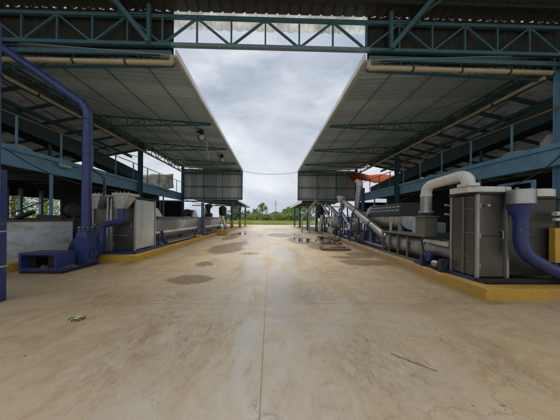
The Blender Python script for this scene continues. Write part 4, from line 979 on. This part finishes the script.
for y in (ya+.15, yb_-.15):
    for dx in (-.5, .5): MB().box(X+dx-.05, X+dx+.05, y-.05, y+.05, .16, 1.5).build('leg', 'blue', sc)

# inclined screw conveyor
ic = thing('screw_conveyor', 'long inclined steel screw conveyor rising away over the plinth', 'conveyor', (5.3, 12, .16))
pT, pB = Vector((5.15, 15.2, at(340, 199.5, Y=15.2).z)), Vector((5.25, 8.95, .62))
MB().tube([pB, pT], .16, 20).build('tube', 'dullsteel', ic)
d = (pT-pB).normalized()
MB().lathe(pT-d*.05, d, [(0, .24), (.1, .26), (.22, .2), (.26, .05)], 20).build('end_cap', 'white', ic)
mb = MB()
for k in (.02, .3, .6, .93): MB().lathe(pB.lerp(pT, k), d, [(0, .2), (.04, .2)], 20).build('flange', 'greysteel', ic)
MB().lathe(pT+Vector((0, -.2, -.5)), (0, 0, -1), [(-.35, .17), (.25, .14)], 14).build('discharge_spout', 'dullsteel', ic)
MB().lathe(pT+d*.2, d, [(0, .13), (.1, .15), (.5, .15), (.55, .1)], 14).bar(pT+d*.3, pT+d*.95+Vector((.1, 0, .12)), .06).build('motor', 'dullsteel', ic)
for k in (.35, .62, .9):
    q = pB.lerp(pT, k)
    for dx in (-.25, .25): MB().bar((q.x+dx*1.3, q.y, .16), (q.x+dx*.7, q.y, q.z-.12), .07).build('leg', 'navy', ic)

# wash tanks with blue frame
def tank(xc, ya, yb, lab):
    t = thing('wash_tank', lab, 'tank', (xc, (ya+yb)/2, .16), 'wash tanks on blue legs')
    MB().prism([(xc-.62, 1.72), (xc-.60, 1.2), (xc-.3, .8), (xc+.3, .8), (xc+.6, 1.2), (xc+.62, 1.72)], 'y', ya, yb).build('basin', 'steel', t, bevel=.02)
    MB().box(xc-.70, xc-.621, ya-.05, yb+.05, 1.66, 1.75).box(xc+.621, xc+.7, ya-.05, yb+.05, 1.66, 1.75).box(xc-.62, xc+.62, ya-.08, ya-.012, 1.66, 1.75).build('rim', 'navy', t)
    for y in (ya+.1, yb-.1):
        for sx in (-1, 1): MB().box(xc+sx*.66-.04, xc+sx*.66+.04, y-.04, y+.04, .16, 1.66).build('leg', 'navy', t)
    MB().box(xc-.68, xc-.64, ya, yb, .7, .78).build('brace', 'navy', t)
    MB().lathe((xc-.2, ya+.6, 1.73), (0, 0, 1), [(0, .12), (.5, .12)], 12).box(xc-.45, xc+.3, ya+1.2, ya+1.6, 1.722, 2.05).build('spray_box', 'dullsteel', t)
    MB().lathe((xc-.55, ya+.5, .45), (0, 1, 0), [(0, .16), (.05, .2), (.5, .2), (.55, .1)], 14).build('pump', 'black', t)
    MB().tube(path([(xc-.55, ya+1, .45), (xc-.75, ya+1.4, .5), (xc-.75, ya+1.4, 1.6)], .15), .035, 8).build('hose', 'white', t)
    return t
tank(6.3, 12.3, 15.4, 'near stainless wash tank on blue legs behind the inclined conveyor')
tank(6.1, 17.2, 20.6, 'far stainless wash tank on blue legs near the steep chute')
# vertical ducts
vd = thing('exhaust_duct', 'leaning grey exhaust duct with a white cowl above the wash tank', 'duct', at(357, 212, Y=14.6))
p0, p1 = at(356, 213, Y=14.6), at(359.5, 186, Y=14.6)
MB().tube([p0, p1], [.15, .21], 18).build('pipe', 'dullsteel', vd); MB().tube([p1, p1+Vector((0, 0, .25)), p1+Vector((-.25, 0, .4))], [.24, .22, .12], 18).build('cowl', 'white', vd); MB().bar(p0-Vector((0, 0, .15)), p0+Vector((0, 0, .1)), .38).build('base_box', 'navy', vd)
MB().bar(p0-Vector((0.2, 0, 1.5)), p0-Vector((.2, 0, .15)), .08).bar(p0-Vector((-.2, 0, 1.5)), p0-Vector((-.2, 0, .15)), .08).build('leg', 'navy', vd)
bp = thing('blue_standpipe', 'thin upright blue pipe beside the grey exhaust duct', 'pipe', at(363, 226, Y=14.8))
q0, q1 = at(363, 233, Y=14.8), at(363, 188, Y=14.8)
MB().tube([q0, q1], .12, 14).build('pipe', 'navy', bp); MB().lathe(q0.lerp(q1, .5), (0, 0, 1), [(0, .17), (.06, .17)], 14).build('flange', 'navy', bp)
for i, (x, y, lab) in enumerate(((5.5, 10.2, 'grey pump set on the plinth under the inclined conveyor foot'), (5.35, 12.6, 'grey pump set beside the near wash tank'), (5.6, 16.6, 'grey pump set between the two wash tanks'), (5.75, 21.2, 'grey pump set nearest the peaked chute'))):
    pu = thing('pump_set', lab, 'pump', (x, y, .16), 'pump sets on the plinth')
    MB().box(x-.22, x+.22, y-.45, y+.5, .165, .24).build('base', 'navy', pu, bevel=.008)
    MB().lathe((x, y-.4, .48), (0, 1, 0), [(0, .08), (.03, .2), (.16, .22), (.2, .1), (.24, .06)], 16).build('pump_casing', 'greysteel', pu)
    MB().lathe((x, y-.1, .48), (0, 1, 0), [(0, .08), (.04, .17), (.42, .17), (.46, .14), (.52, .14)], 16).build('motor', ('navy', 'black', 'greysteel', 'navy')[i], pu)
    MB().tube(path([(x, y-.42, .48), (x-.02, y-.7, .48), (x-.02, y-.72, 1.5), (x+.6, y-.7, 1.55)], .12), .05, 10).build('pipe', ('white', 'dullsteel', 'white', 'cream')[i], pu)
    MB().tube(path([(x+.1, y, .6), (x-.15, y+.2, .9), (x-.1, y+.8, .5), (x+.3, y+1.1, 1.2)], .15), .018, 8).build('cable', 'black', pu)
pk = thing('pipe_rack', 'cluster of thin white and steel pipes standing behind the near wash tank', 'pipes', (7.2, 15.5, .16))
for k in range(6):
    x, y = 6.95+.12*(k % 3), 13.2+k*.75; hgt = 1.9+.5*((k*7) % 4)/3
    MB().tube(path([(x, y, .165), (x, y, hgt), (x+.7, y+.3, hgt+.05)], .15), .045, 10).build('pipe', ('white', 'dullsteel', 'navy')[k % 3], pk)
MB().box(6.85, 7.3, 13.0, 17.2, 1.5, 1.58).build('rail', 'blue', pk)
eb = thing('control_box', 'grey electrical control box on a post between the tank and the leaning duct', 'control box', (5.0, 16.0, .16))
MB().box(4.96, 5.02, 15.97, 16.03, .16, 1.2).build('post', 'navy', eb); MB().box(4.82, 5.16, 15.9, 16.1, 1.2, 1.75).build('casing', 'zinc', eb, bevel=.01); MB().box(4.84, 5.14, 15.885, 15.899, 1.22, 1.73).build('door', 'wallzinc', eb)
# steep chute conveyor across the far end
ch = thing('chute_conveyor', 'pale peaked chute conveyor dropping toward the yard at the far end', 'conveyor', (4.5, 23, 0))
ap = at(316.5, 201, Y=23.5); f0 = at(302, 218.5, Y=23.5); f1 = at(328, 214, Y=22)
MB().bar(f0, ap, .42, .1).bar(f0+Vector((0, -.2, .1)), ap+Vector((0, -.2, .1)), .05, .22).bar(f0+Vector((0, .2, .1)), ap+Vector((0, .2, .1)), .05, .22).build('pale_chute', 'cream', ch)
MB().bar(ap, f1, .4, .25).build('feed_chute', 'orangerail', ch)
for q, k in ((f0, .2), (f0.lerp(ap, .5), 0), (ap, 0)):
    for dy in (-.25, .25): MB().box(q.x-.05, q.x+.05, q.y+dy-.05, q.y+dy+.05, 0 if q.x < 4.7 else .16, q.z-.08).build('leg', 'cream' if q.x < 4.4 else 'navy', ch)
bk = thing('drum_separator', 'black upright drum on blue legs under the peaked chute', 'separator', (5.6, 23, .16), None)
c = at(320, 210, Y=22.4)
MB().lathe((c.x, c.y, c.z-.9), (0, 0, 1), [(0, .2), (.3, .42), (1.3, .42), (1.45, .2)], 18).build('drum', 'black', bk)
for a in range(4): MB().bar((c.x+.55*math.cos(a*1.57+.78), c.y+.55*math.sin(a*1.57+.78), .16), (c.x+.4*math.cos(a*1.57+.78), c.y+.4*math.sin(a*1.57+.78), c.z), .09).build('leg', 'navy', bk)
MB().bar((c.x+.1, c.y-.5, 1.9), (c.x-.3, c.y-1.1, .3), .28, .25).build('chute', 'cream', bk)
MB().lathe((c.x-.5, c.y-.7, .45), (1, 0, .1), [(0, .15), (.1, .22), (.5, .22)], 12).build('motor', 'black', bk)
# second inclined screw between
i2 = thing('screw_conveyor', 'short steel screw conveyor leaning between the far tank and the chute', 'conveyor', (5.6, 19, .16))
a2, b2 = at(345, 222, Y=17), at(329, 206, Y=20.5)
MB().tube([a2, b2], .17, 16).build('tube', 'dullsteel', i2)
for k in (.15, .55, .9):
    q = a2.lerp(b2, k); MB().bar((q.x-.25, q.y, .16), (q.x-.1, q.y, q.z-.1), .08).bar((q.x+.25, q.y, .16), (q.x+.1, q.y, q.z-.1), .08).build('leg', 'navy', i2)
MB().lathe(b2, (b2-a2), [(0, .2), (.25, .22), (.6, .22), (.65, .1)], 14).build('motor', 'navy', i2)
MB().bar((a2.x-.4, a2.y+1, .5), (a2.x-.5, a2.y+2.5, .6), .5, .5).build('sump', 'dullsteel', i2)
for (ax, ay, aY), (bx2, by2, bY), r_, lab, mm in (((352, 229, 13.6), (341, 211, 17.5), .11, 'thin steel screw feeder rising beside the near wash tank', 'steel'), ((333, 224, 18.5), (323, 206, 21.5), .10, 'thin muddy screw feeder leaning toward the peaked chute', 'dullsteel'), ((368, 229, 11.4), (361, 214, 14.0), .12, 'stubby steel screw feeder below the leaning duct', 'steel')):
    t = thing('screw_feeder', lab, 'feeder', at(ax, ay, Y=aY), 'thin screw feeders between the tanks'); u, v_ = at(ax, ay, Y=aY), at(bx2, by2, Y=bY)
    MB().tube([u, v_], r_, 14).build('tube', mm, t); MB().lathe(v_, v_-u, [(0, r_*1.3), (.08, r_*1.4), (.4, r_*1.4), (.45, r_*.7)], 12).build('motor', 'greysteel', t)
    MB().bar(u-Vector((0, 0, .05)), u+Vector((0, 0, .3)), .42, .42).build('inlet_box', 'steel', t)
    for k in (.25, .8):
        q = u.lerp(v_, k); MB().box(q.x-.035, q.x+.035, q.y-.035, q.y+.035, .16, q.z-r_*.7).build('leg', 'navy', t)
# blue bundle on the low canopy
sb = sack(at(314, 199.3, Y=27.6), .55, .3, .55, 3, 'crumpled blue tarp bundle on the low canopy under the end wall'); sb.data.materials[0] = M['bluetarp']; sb['category'] = 'tarp'; sb.name = 'tarp_bundle'; sb.pop('group', None)

# muddy scrap frame on the floor
fr = thing('scrap_grating', 'muddy steel and timber frame lying in the wet beside the kerb', 'scrap', (3.3, 11.6, 0))
def fb(p, q, w, h, m, z=0): A, B = at(*p, Z=h/2+z), at(*q, Z=h/2+z); MB().bar(A, B, w, h).build('frame_bar', m, fr, bevel=.01)
fb((321, 249), (350, 249.5), .3, .09, 'wood'); fb((331, 248.3), (345, 248), .2, .12, 'grime'); fb((318, 236.5), (340, 240.5), .18, .12, 'wood'); fb((320, 243), (342, 243.5), .2, .1, 'wood')
fb((321, 248), (320.5, 237), .16, .10, 'grime'); fb((329, 242), (329, 237), .22, .12, 'grime'); fb((336, 241), (333, 237.5), .3, .14, 'grime'); fb((341, 248), (336, 243), .12, .12, 'wood')
c = at(321.5, 241, Z=0); MB().box(c.x-.12, c.x+.12, c.y-.1, c.y+.12, .0, .34).build('upright_stub', 'grime', fr, bevel=.01)
c = at(355, 247, Z=0); MB().box(c.x-.07, c.x+.07, c.y-.1, c.y+.1, 0, .22).build('loose_block', 'wood', fr)

# crumpled litter on the floor
c = at(77.5, 319.5, Z=0); lt = thing('litter', 'small crumpled pale green scrap with black strings on the near floor', 'litter', c)
mb = MB()
for i in range(60):
    a = rnd.uniform(0, 6.28); r_ = rnd.uniform(0, .075); q = c+Vector((r_*math.cos(a), r_*math.sin(a)*.8, rnd.uniform(.004, .04)))
    u = Vector((rnd.uniform(-1, 1), rnd.uniform(-1, 1), rnd.uniform(-.4, .8))).normalized()*rnd.uniform(.02, .045); w = u.cross(Vector((rnd.random(), rnd.random(), 1))).normalized()*rnd.uniform(.01, .025)
    mb.add([q-u, q+w, q+u, q-w], [(0, 1, 2, 3)])
mb.build('crumpled_scrap', 'litter', lt, smooth=False)
mb = MB()
for i in range(7):
    a = i*.9; pts = [c+Vector((math.cos(a+k*.25)*(.02+.026*k), math.sin(a+k*.25)*(.015+.016*k), .008+.02*math.sin(k*.7))) for k in range(5)]; mb.tube(pts, .0065, 6)
for i in range(8):
    q = c+Vector((rnd.uniform(-.05, .05), rnd.uniform(-.03, .03), .006)); mb.lathe(q, (0, 0, 1), [(0, .015), (.02, .008)], 7)
mb.build('string', 'black', lt)

def wire(p, q, sag, r_, lab, mat='black'):
    p, q = Vector(p), Vector(q); n = 18
    pts = [p.lerp(q, i/n)-Vector((0, 0, sag*(1-((i-n/2)/(n/2))**2))) for i in range(n+1)]
    return tag(MB().tube(pts, r_, 7).build('hanging_wire', mat), lab, 'wire', 'wires slung under the sheds')
wire((-10.8, 8.3, 7.1), (-10.9, 18.0, 6.6), .5, .022, 'black wire slung below the beige rainwater pipe over the blower bay')
wire((-11.0, 9.0, 4.4), (-5.9, 8.4, 2.6), .35, .02, 'black wire dropping from the blue beam to the left cabinets')
wire((10.8, 9.0, 7.1), (10.9, 18.0, 6.7), .45, .022, 'black wire slung below the beige rainwater pipe over the ribbed drum')
wire((11.0, 7.5, 4.4), (5.3, 5.4, 2.3), .4, .02, 'black wire dropping from the blue beam to the white cabinet lid')
wire((11.0, 12.6, 4.3), (5.0, 16.0, 1.75), .5, .02, 'black wire dropping from the blue beam to the grey control box')
wire((-10.9, 18.2, 5.0), (-5.6, 19.2, 2.7), .4, .02, 'black wire dropping to the motor on the far left trough')
for (xx, yy, lab) in ((5.2, 9.15, 'coiled black hose lying on the plinth behind the ribbed drum'), (-5.2, 15.7, 'coiled black hose lying on the plinth by the green-grey posts')):
    pts = [Vector((xx+(.26+.012*(k % 7))*math.cos(k*.5), yy+(.26+.01*(k % 5))*math.sin(k*.5), .19+.004*k)) for k in range(40)]
    tag(MB().tube(pts, .022, 7).build('coiled_hose', 'black'), lab, 'hose', 'coiled hoses on the plinths')
for i, (xx, yy, m_, lab) in enumerate(((-8.6, 8.9, 'navy', 'blue steel barrel in the shade behind the left cabinets'), (7.6, 6.4, 'greysteel', 'dull grey barrel in the shade behind the ribbed drum'), (8.5, 6.9, 'navy', 'dark blue barrel in the shade behind the white elbow pipe'))):
    t = thing('barrel', lab, 'barrel', (xx, yy, .16), 'barrels in the shade'); MB().lathe((xx, yy, .16), (0, 0, 1), [(0, .28), (.02, .29), (.28, .29), (.29, .3), (.31, .3), (.32, .29), (.57, .29), (.58, .3), (.6, .3), (.61, .29), (.87, .29), (.88, .28)], 24).build('drum', m_, t)
    MB().lathe((xx+.12, yy, 1.04), (0, 0, 1), [(0, .04), (.03, .04)], 10).build('bung', 'black', t)
# ------------------------------------------------------------------ beyond : field, trees, houses
def leaf_mesh(n, size, shape, seed):
    r_ = random.Random(seed); vs = []; fs = []
    clumps = [shape(r_) for _ in range(max(10, n//22))]
    for i in range(n):
        c, cr = r_.choice(clumps)
        while True:
            o = Vector((r_.uniform(-1, 1), r_.uniform(-1, 1), r_.uniform(-1, 1)))
            if o.length < 1: break
        p = c+o*cr; s_ = size*r_.uniform(.6, 1.4)
        u = Vector((r_.uniform(-1, 1), r_.uniform(-1, 1), r_.uniform(-.6, .6))).normalized(); w = u.cross(Vector((r_.uniform(-1, 1), r_.uniform(-1, 1), r_.uniform(-1, 1)))).normalized()
        k = len(vs); vs += [p-u*s_, p+w*s_*.5, p+u*s_, p-w*s_*.5]; fs.append((k, k+1, k+2, k+3))
    mb = MB(); mb.v = vs; mb.f = fs; return mb
def tree(x, y, h, w, seed, lab, mat='leaf', n=1500, group='trees beyond the field', leaf=None, trunk_h=.3):
    r_ = random.Random(seed); t = thing('tree', lab, 'tree', (x, y, -.03), group)
    def shp(q):
        a = q.uniform(0, 6.28); k = q.random()**.5; zz = q.uniform(trunk_h, .96)
        prof = math.sin(min(1, (zz-trunk_h+.12)/(1-trunk_h+.1))*math.pi)**.6
        return Vector((x+math.cos(a)*k*w/2*prof, y+math.sin(a)*k*w/2*prof, zz*h)), w*q.uniform(.09, .17)
    leaf_mesh(n, leaf or w*.045, shp, seed).build('crown', mat, t, smooth=False)
    mb = MB().tube([(x, y, -.1), (x+.02*h, y, h*.35), (x-.01*h, y, h*.75)], [h*.03, h*.022, h*.008], 8)
    for k in range(5):
        a = r_.uniform(0, 6.28); mb.tube([(x, y, h*(.3+.08*k)), (x+math.cos(a)*w*.3, y+math.sin(a)*w*.3, h*(.5+.08*k))], [h*.012, h*.004], 6)
    mb.build('trunk', 'bark', t); return t
def bush(x, y, h, w, seed, lab, mat, group, n=500):
    def shp(q):
        a = q.uniform(0, 6.28); k = q.random()**.5; zz = q.uniform(.05, .9)
        return Vector((x+math.cos(a)*k*w/2, y+math.sin(a)*k*w/3, zz*h*(1-.5*k*k))), w*q.uniform(.07, .14)
    mb = leaf_mesh(n, w*.05, shp, seed); return tag(mb.build('bush', mat, smooth=False), lab, 'bush', group)
def gx(px, Y): return (px-270)/F*Y
# a broken hedge of bushes, one by one
r2 = random.Random(3)
HB = [(236, 95, 3.6, 'leafdark'), (243, 100, 3.4, 'leaf'), (248, 92, 2.9, 'leaf'), (253, 96, 2.6, 'leafyel'), (258, 92, 3.1, 'leaf'), (263, 100, 3.2, 'leafdark'), (268, 94, 2.7, 'leaf'), (273, 98, 3.6, 'leafyel'), (278, 92, 3.5, 'leafyel'), (282, 97, 4.0, 'leaf'), (287, 92, 3.6, 'leafyel'), (291, 96, 3.9, 'leaf'), (296, 92, 3.5, 'leaf'), (302, 98, 3.4, 'leafdark'), (230, 90, 3.4, 'leafdark'), (308, 95, 3.3, 'leaf')]
hue = {'leaf': 'mid green bush', 'leafdark': 'dark green bush', 'leafyel': 'bright yellow-green bush'}
HB = [(px, Y, h, 'leafyel' if (k % 3 and m == 'leaf') else m) for k, (px, Y, h, m) in enumerate(HB)]
for i, (px, Y, h, m) in enumerate(HB):
    bush(gx(px, Y), Y, h*1.35, r2.uniform(4.6, 6.2), 40+i, f'{hue[m]} in the hedge row along the far side of the field', m, f'{hue[m]}es in the far hedge row', n=1000)
tree(gx(262, 120), 120, 9.8, 7, 11, 'tallest light green tree standing alone above the hedge in the gap', 'leaf', 1900, trunk_h=.12)
tree(gx(255, 135), 135, 7.2, 6, 12, 'rounded tree just beside the tallest tree behind the hedge', 'leafdark', 1300, trunk_h=.1)
tree(gx(247.5, 120), 120, 5.6, 6, 13, 'low dark tree beside the end of the left low canopy', 'leafdark', 1200, trunk_h=.1)
tree(gx(285, 150), 150, 7.8, 8, 14, 'dark tree behind the hedge near the mast', 'leafdark', 1300, trunk_h=.1)
tree(gx(290.5, 140), 140, 9, 10, 15, 'broad green tree rising behind the pale canopy edge', 'leaf', 1600, trunk_h=.1)
tree(gx(298, 130), 130, 10, 11, 16, 'big green tree mostly hidden behind the pale canopy', 'leaf', 1600, trunk_h=.1)
tree(gx(236, 125), 125, 9, 9, 17, 'dark tree seen under the left low canopy between its posts', 'leafdark', 1300, trunk_h=.1)
tree(gx(310, 110), 110, 9, 9, 18, 'green tree glimpsed under the right low canopy', 'leaf', 1300, trunk_h=.1)
# trees outside the left wall opening
for i, (x, y, h, lab, m) in enumerate(((-26, 22, 7, 'sunlit tree outside the wall opening beyond the blue posts', 'leafyel'), (-30, 17.5, 8, 'pale green tree filling the middle of the wall opening', 'leaf'), (-27, 26, 7.5, 'tree at the far side of the wall opening', 'leaf'), (-33, 25, 10, 'taller tree behind the others outside the wall opening', 'leafyel'))):
    tree(x, y, h, 6.5, 60+i, lab, m, 5000, 'trees outside the wall opening', trunk_h=.05, leaf=.11)
# houses
def house(px, Y, w, h, rh, lab, wallm='housewall'):
    x = gx(px, Y); t = thing('house', lab, 'house', (x, Y, 0), 'small houses beyond the field')
    MB().box(x-w/2, x+w/2, Y, Y+6, -.05, h).build('wall', wallm, t, smooth=False)
    MB().prism([(x-w/2-.5, h+.01), (x+w/2+.5, h+.01), (x+w*.1, h+rh)], 'y', Y-.6, Y+6.6).build('roof', 'roofhouse', t, smooth=False)
    MB().box(x-.6, x+.5, Y-.06, Y-.01, .9, 2.1).build('window', 'black', t); return t
house(275, 150, 7, 4.6, 1.9, 'pale house with a brown gable beside the mast')
house(256, 145, 7, 3.8, 1.4, 'low house with a rusty roof beside the tallest tree')
house(241.5, 130, 6, 3.6, 1.2, 'small shed house near the end of the left canopy')
# mast
mx, my = gx(275.5, 170), 170
ms = thing('radio_mast', 'thin lattice mast rising behind the pale house', 'mast', (mx, my, 0))
mb = MB()
for a in range(3):
    mb.bar((mx+.9*math.cos(a*2.09), my+.9*math.sin(a*2.09), 0), (mx+.2*math.cos(a*2.09), my+.2*math.sin(a*2.09), 16), .18)
for k in range(10):
    z = 1.5*k; r_ = .9-.7*k/10.6
    for a in range(3): mb.bar((mx+r_*math.cos(a*2.09), my+r_*math.sin(a*2.09), z), (mx+r_*.93*math.cos((a+1)*2.09), my+r_*.93*math.sin((a+1)*2.09), z+1.5), .1)
mb.build('lattice', 'wallzinc', ms); MB().box(mx-1.1, mx+1.1, my-.2, my+.2, 12.4, 12.8).box(mx-.7, mx+.7, my-.2, my+.2, 14.4, 14.7).build('crossarm', 'wallzinc', ms)
# field bits
c = at(257, 223.6, Z=0); tag(MB().prism([(c.x-1, 0), (c.x+1, 0), (c.x+.8, .75), (c.x-.9, .6)], 'y', c.y+1, c.y+1.9).build('white_block', 'housewall', bevel=.04), 'whitish concrete block in the grass at the end of the yard', 'block')
for px, lab in ((240.5, 'weathered post at the grass edge beside the left canopy'), (272, 'weathered post at the grass edge in the middle of the gap'), (289, 'weathered post at the grass edge below the pale canopy')):
    c = at(px, 224, Z=0); tag(MB().lathe((c.x, c.y+.8, 0), (0, 0, 1), [(0, .07), (1.5, .06)], 8).build('fence_post', 'wood'), lab, 'post', 'posts along the grass edge')
# tall dry grass strip
r3 = random.Random(9); mb = MB()
for i in range(15000):
    Y = 49.3+r3.random()**1.5*46; X = r3.uniform(-.25, .28)*Y
    h = r3.uniform(.25, .75)*(1+.6*mnoise.noise(Vector((X*.25, Y*.25, 0)))); w = r3.uniform(.03, .09)*(Y/50); a = r3.uniform(0, 3.14); l = r3.uniform(-.3, .3)
    k = len(mb.v); dx, dy = math.cos(a)*w, math.sin(a)*w
    mb.v += [Vector((X-dx, Y-dy, -.03)), Vector((X+dx, Y+dy, -.03)), Vector((X+l, Y+l*.3, h))]; mb.f.append((k, k+1, k+2))
tag(mb.build('dry_grass', 'grassblade', smooth=False), 'tall dry yellow-green grass along the far end of the yard', 'grass', kind='stuff')

# ------------------------------------------------------------------ sky, sun, camera
SUN_EL, SUN_AZ = R(70), R(-4)      # brightest part of the overcast: high above the far end of the yard
w = bpy.data.worlds.new('World'); S.world = w; w.use_nodes = True; nt = w.node_tree; bg = nt.nodes['Background']
sky = N(nt, 'ShaderNodeTexSky'); sky.sky_type = 'NISHITA'; sky.sun_disc = False; sky.sun_elevation = SUN_EL; sky.sun_rotation = SUN_AZ; sky.air_density = 1.2; sky.dust_density = 2.5
tc = N(nt, 'ShaderNodeTexCoord'); mp = N(nt, 'ShaderNodeMapping'); mp.inputs['Scale'].default_value = (1, 1, 2.4); L(nt, tc.outputs['Generated'], mp.inputs['Vector'])
n1 = noise(nt, mp.outputs[0], 1.7, 7, .52, .5); n2 = noise(nt, mp.outputs[0], 4.0, 6, .52, .2)
cl = mix(nt, ramp(nt, n1, .34, .70), (3.2, 3.75, 4.7), (7.4, 7.8, 8.3))
cl = mix(nt, ramp(nt, n2, .56, .90), cl, (8.6, 8.8, 9.1))
cov = ramp(nt, n1, .15, .34)
c = mix(nt, cov, sky.outputs[0], cl)
L(nt, c, bg.inputs['Color']); bg.inputs['Strength'].default_value = .05
sun = bpy.data.lights.new('sun', 'SUN'); sun.energy = 1.5; sun.angle = R(40); sun.color = (1, .96, .9)
so_ = bpy.data.objects.new('sun', sun); C.objects.link(so_)
sd_ = Vector((math.sin(SUN_AZ)*math.cos(SUN_EL), math.cos(SUN_AZ)*math.cos(SUN_EL), math.sin(SUN_EL)))
so_.rotation_euler = (-sd_).to_track_quat('-Z', 'Y').to_euler(); so_.location = (0, -5, 40)

cam = bpy.data.cameras.new('camera'); co = bpy.data.objects.new('camera', cam); C.objects.link(co)
cam.sensor_width = 36; cam.lens = 36*F/560; cam.shift_x = (280-PPX)/560; cam.shift_y = (PPY-210)/560; cam.clip_start = .05; cam.clip_end = 4000
m = Matrix((rt, up, -fw)).transposed().to_4x4(); m.translation = (0, 0, H); co.matrix_world = m
S.camera = co
S.view_settings.view_transform = 'Standard'; S.view_settings.look = 'None'; S.view_settings.gamma = 1; S.view_settings.use_curve_mapping = False
S.view_settings.exposure = 1.18
S.render.engine = 'CYCLES'
cy_ = S.cycles; cy_.use_denoising = True; cy_.max_bounces = 8; cy_.diffuse_bounces = 5; cy_.glossy_bounces = 4; cy_.sample_clamp_indirect = 6
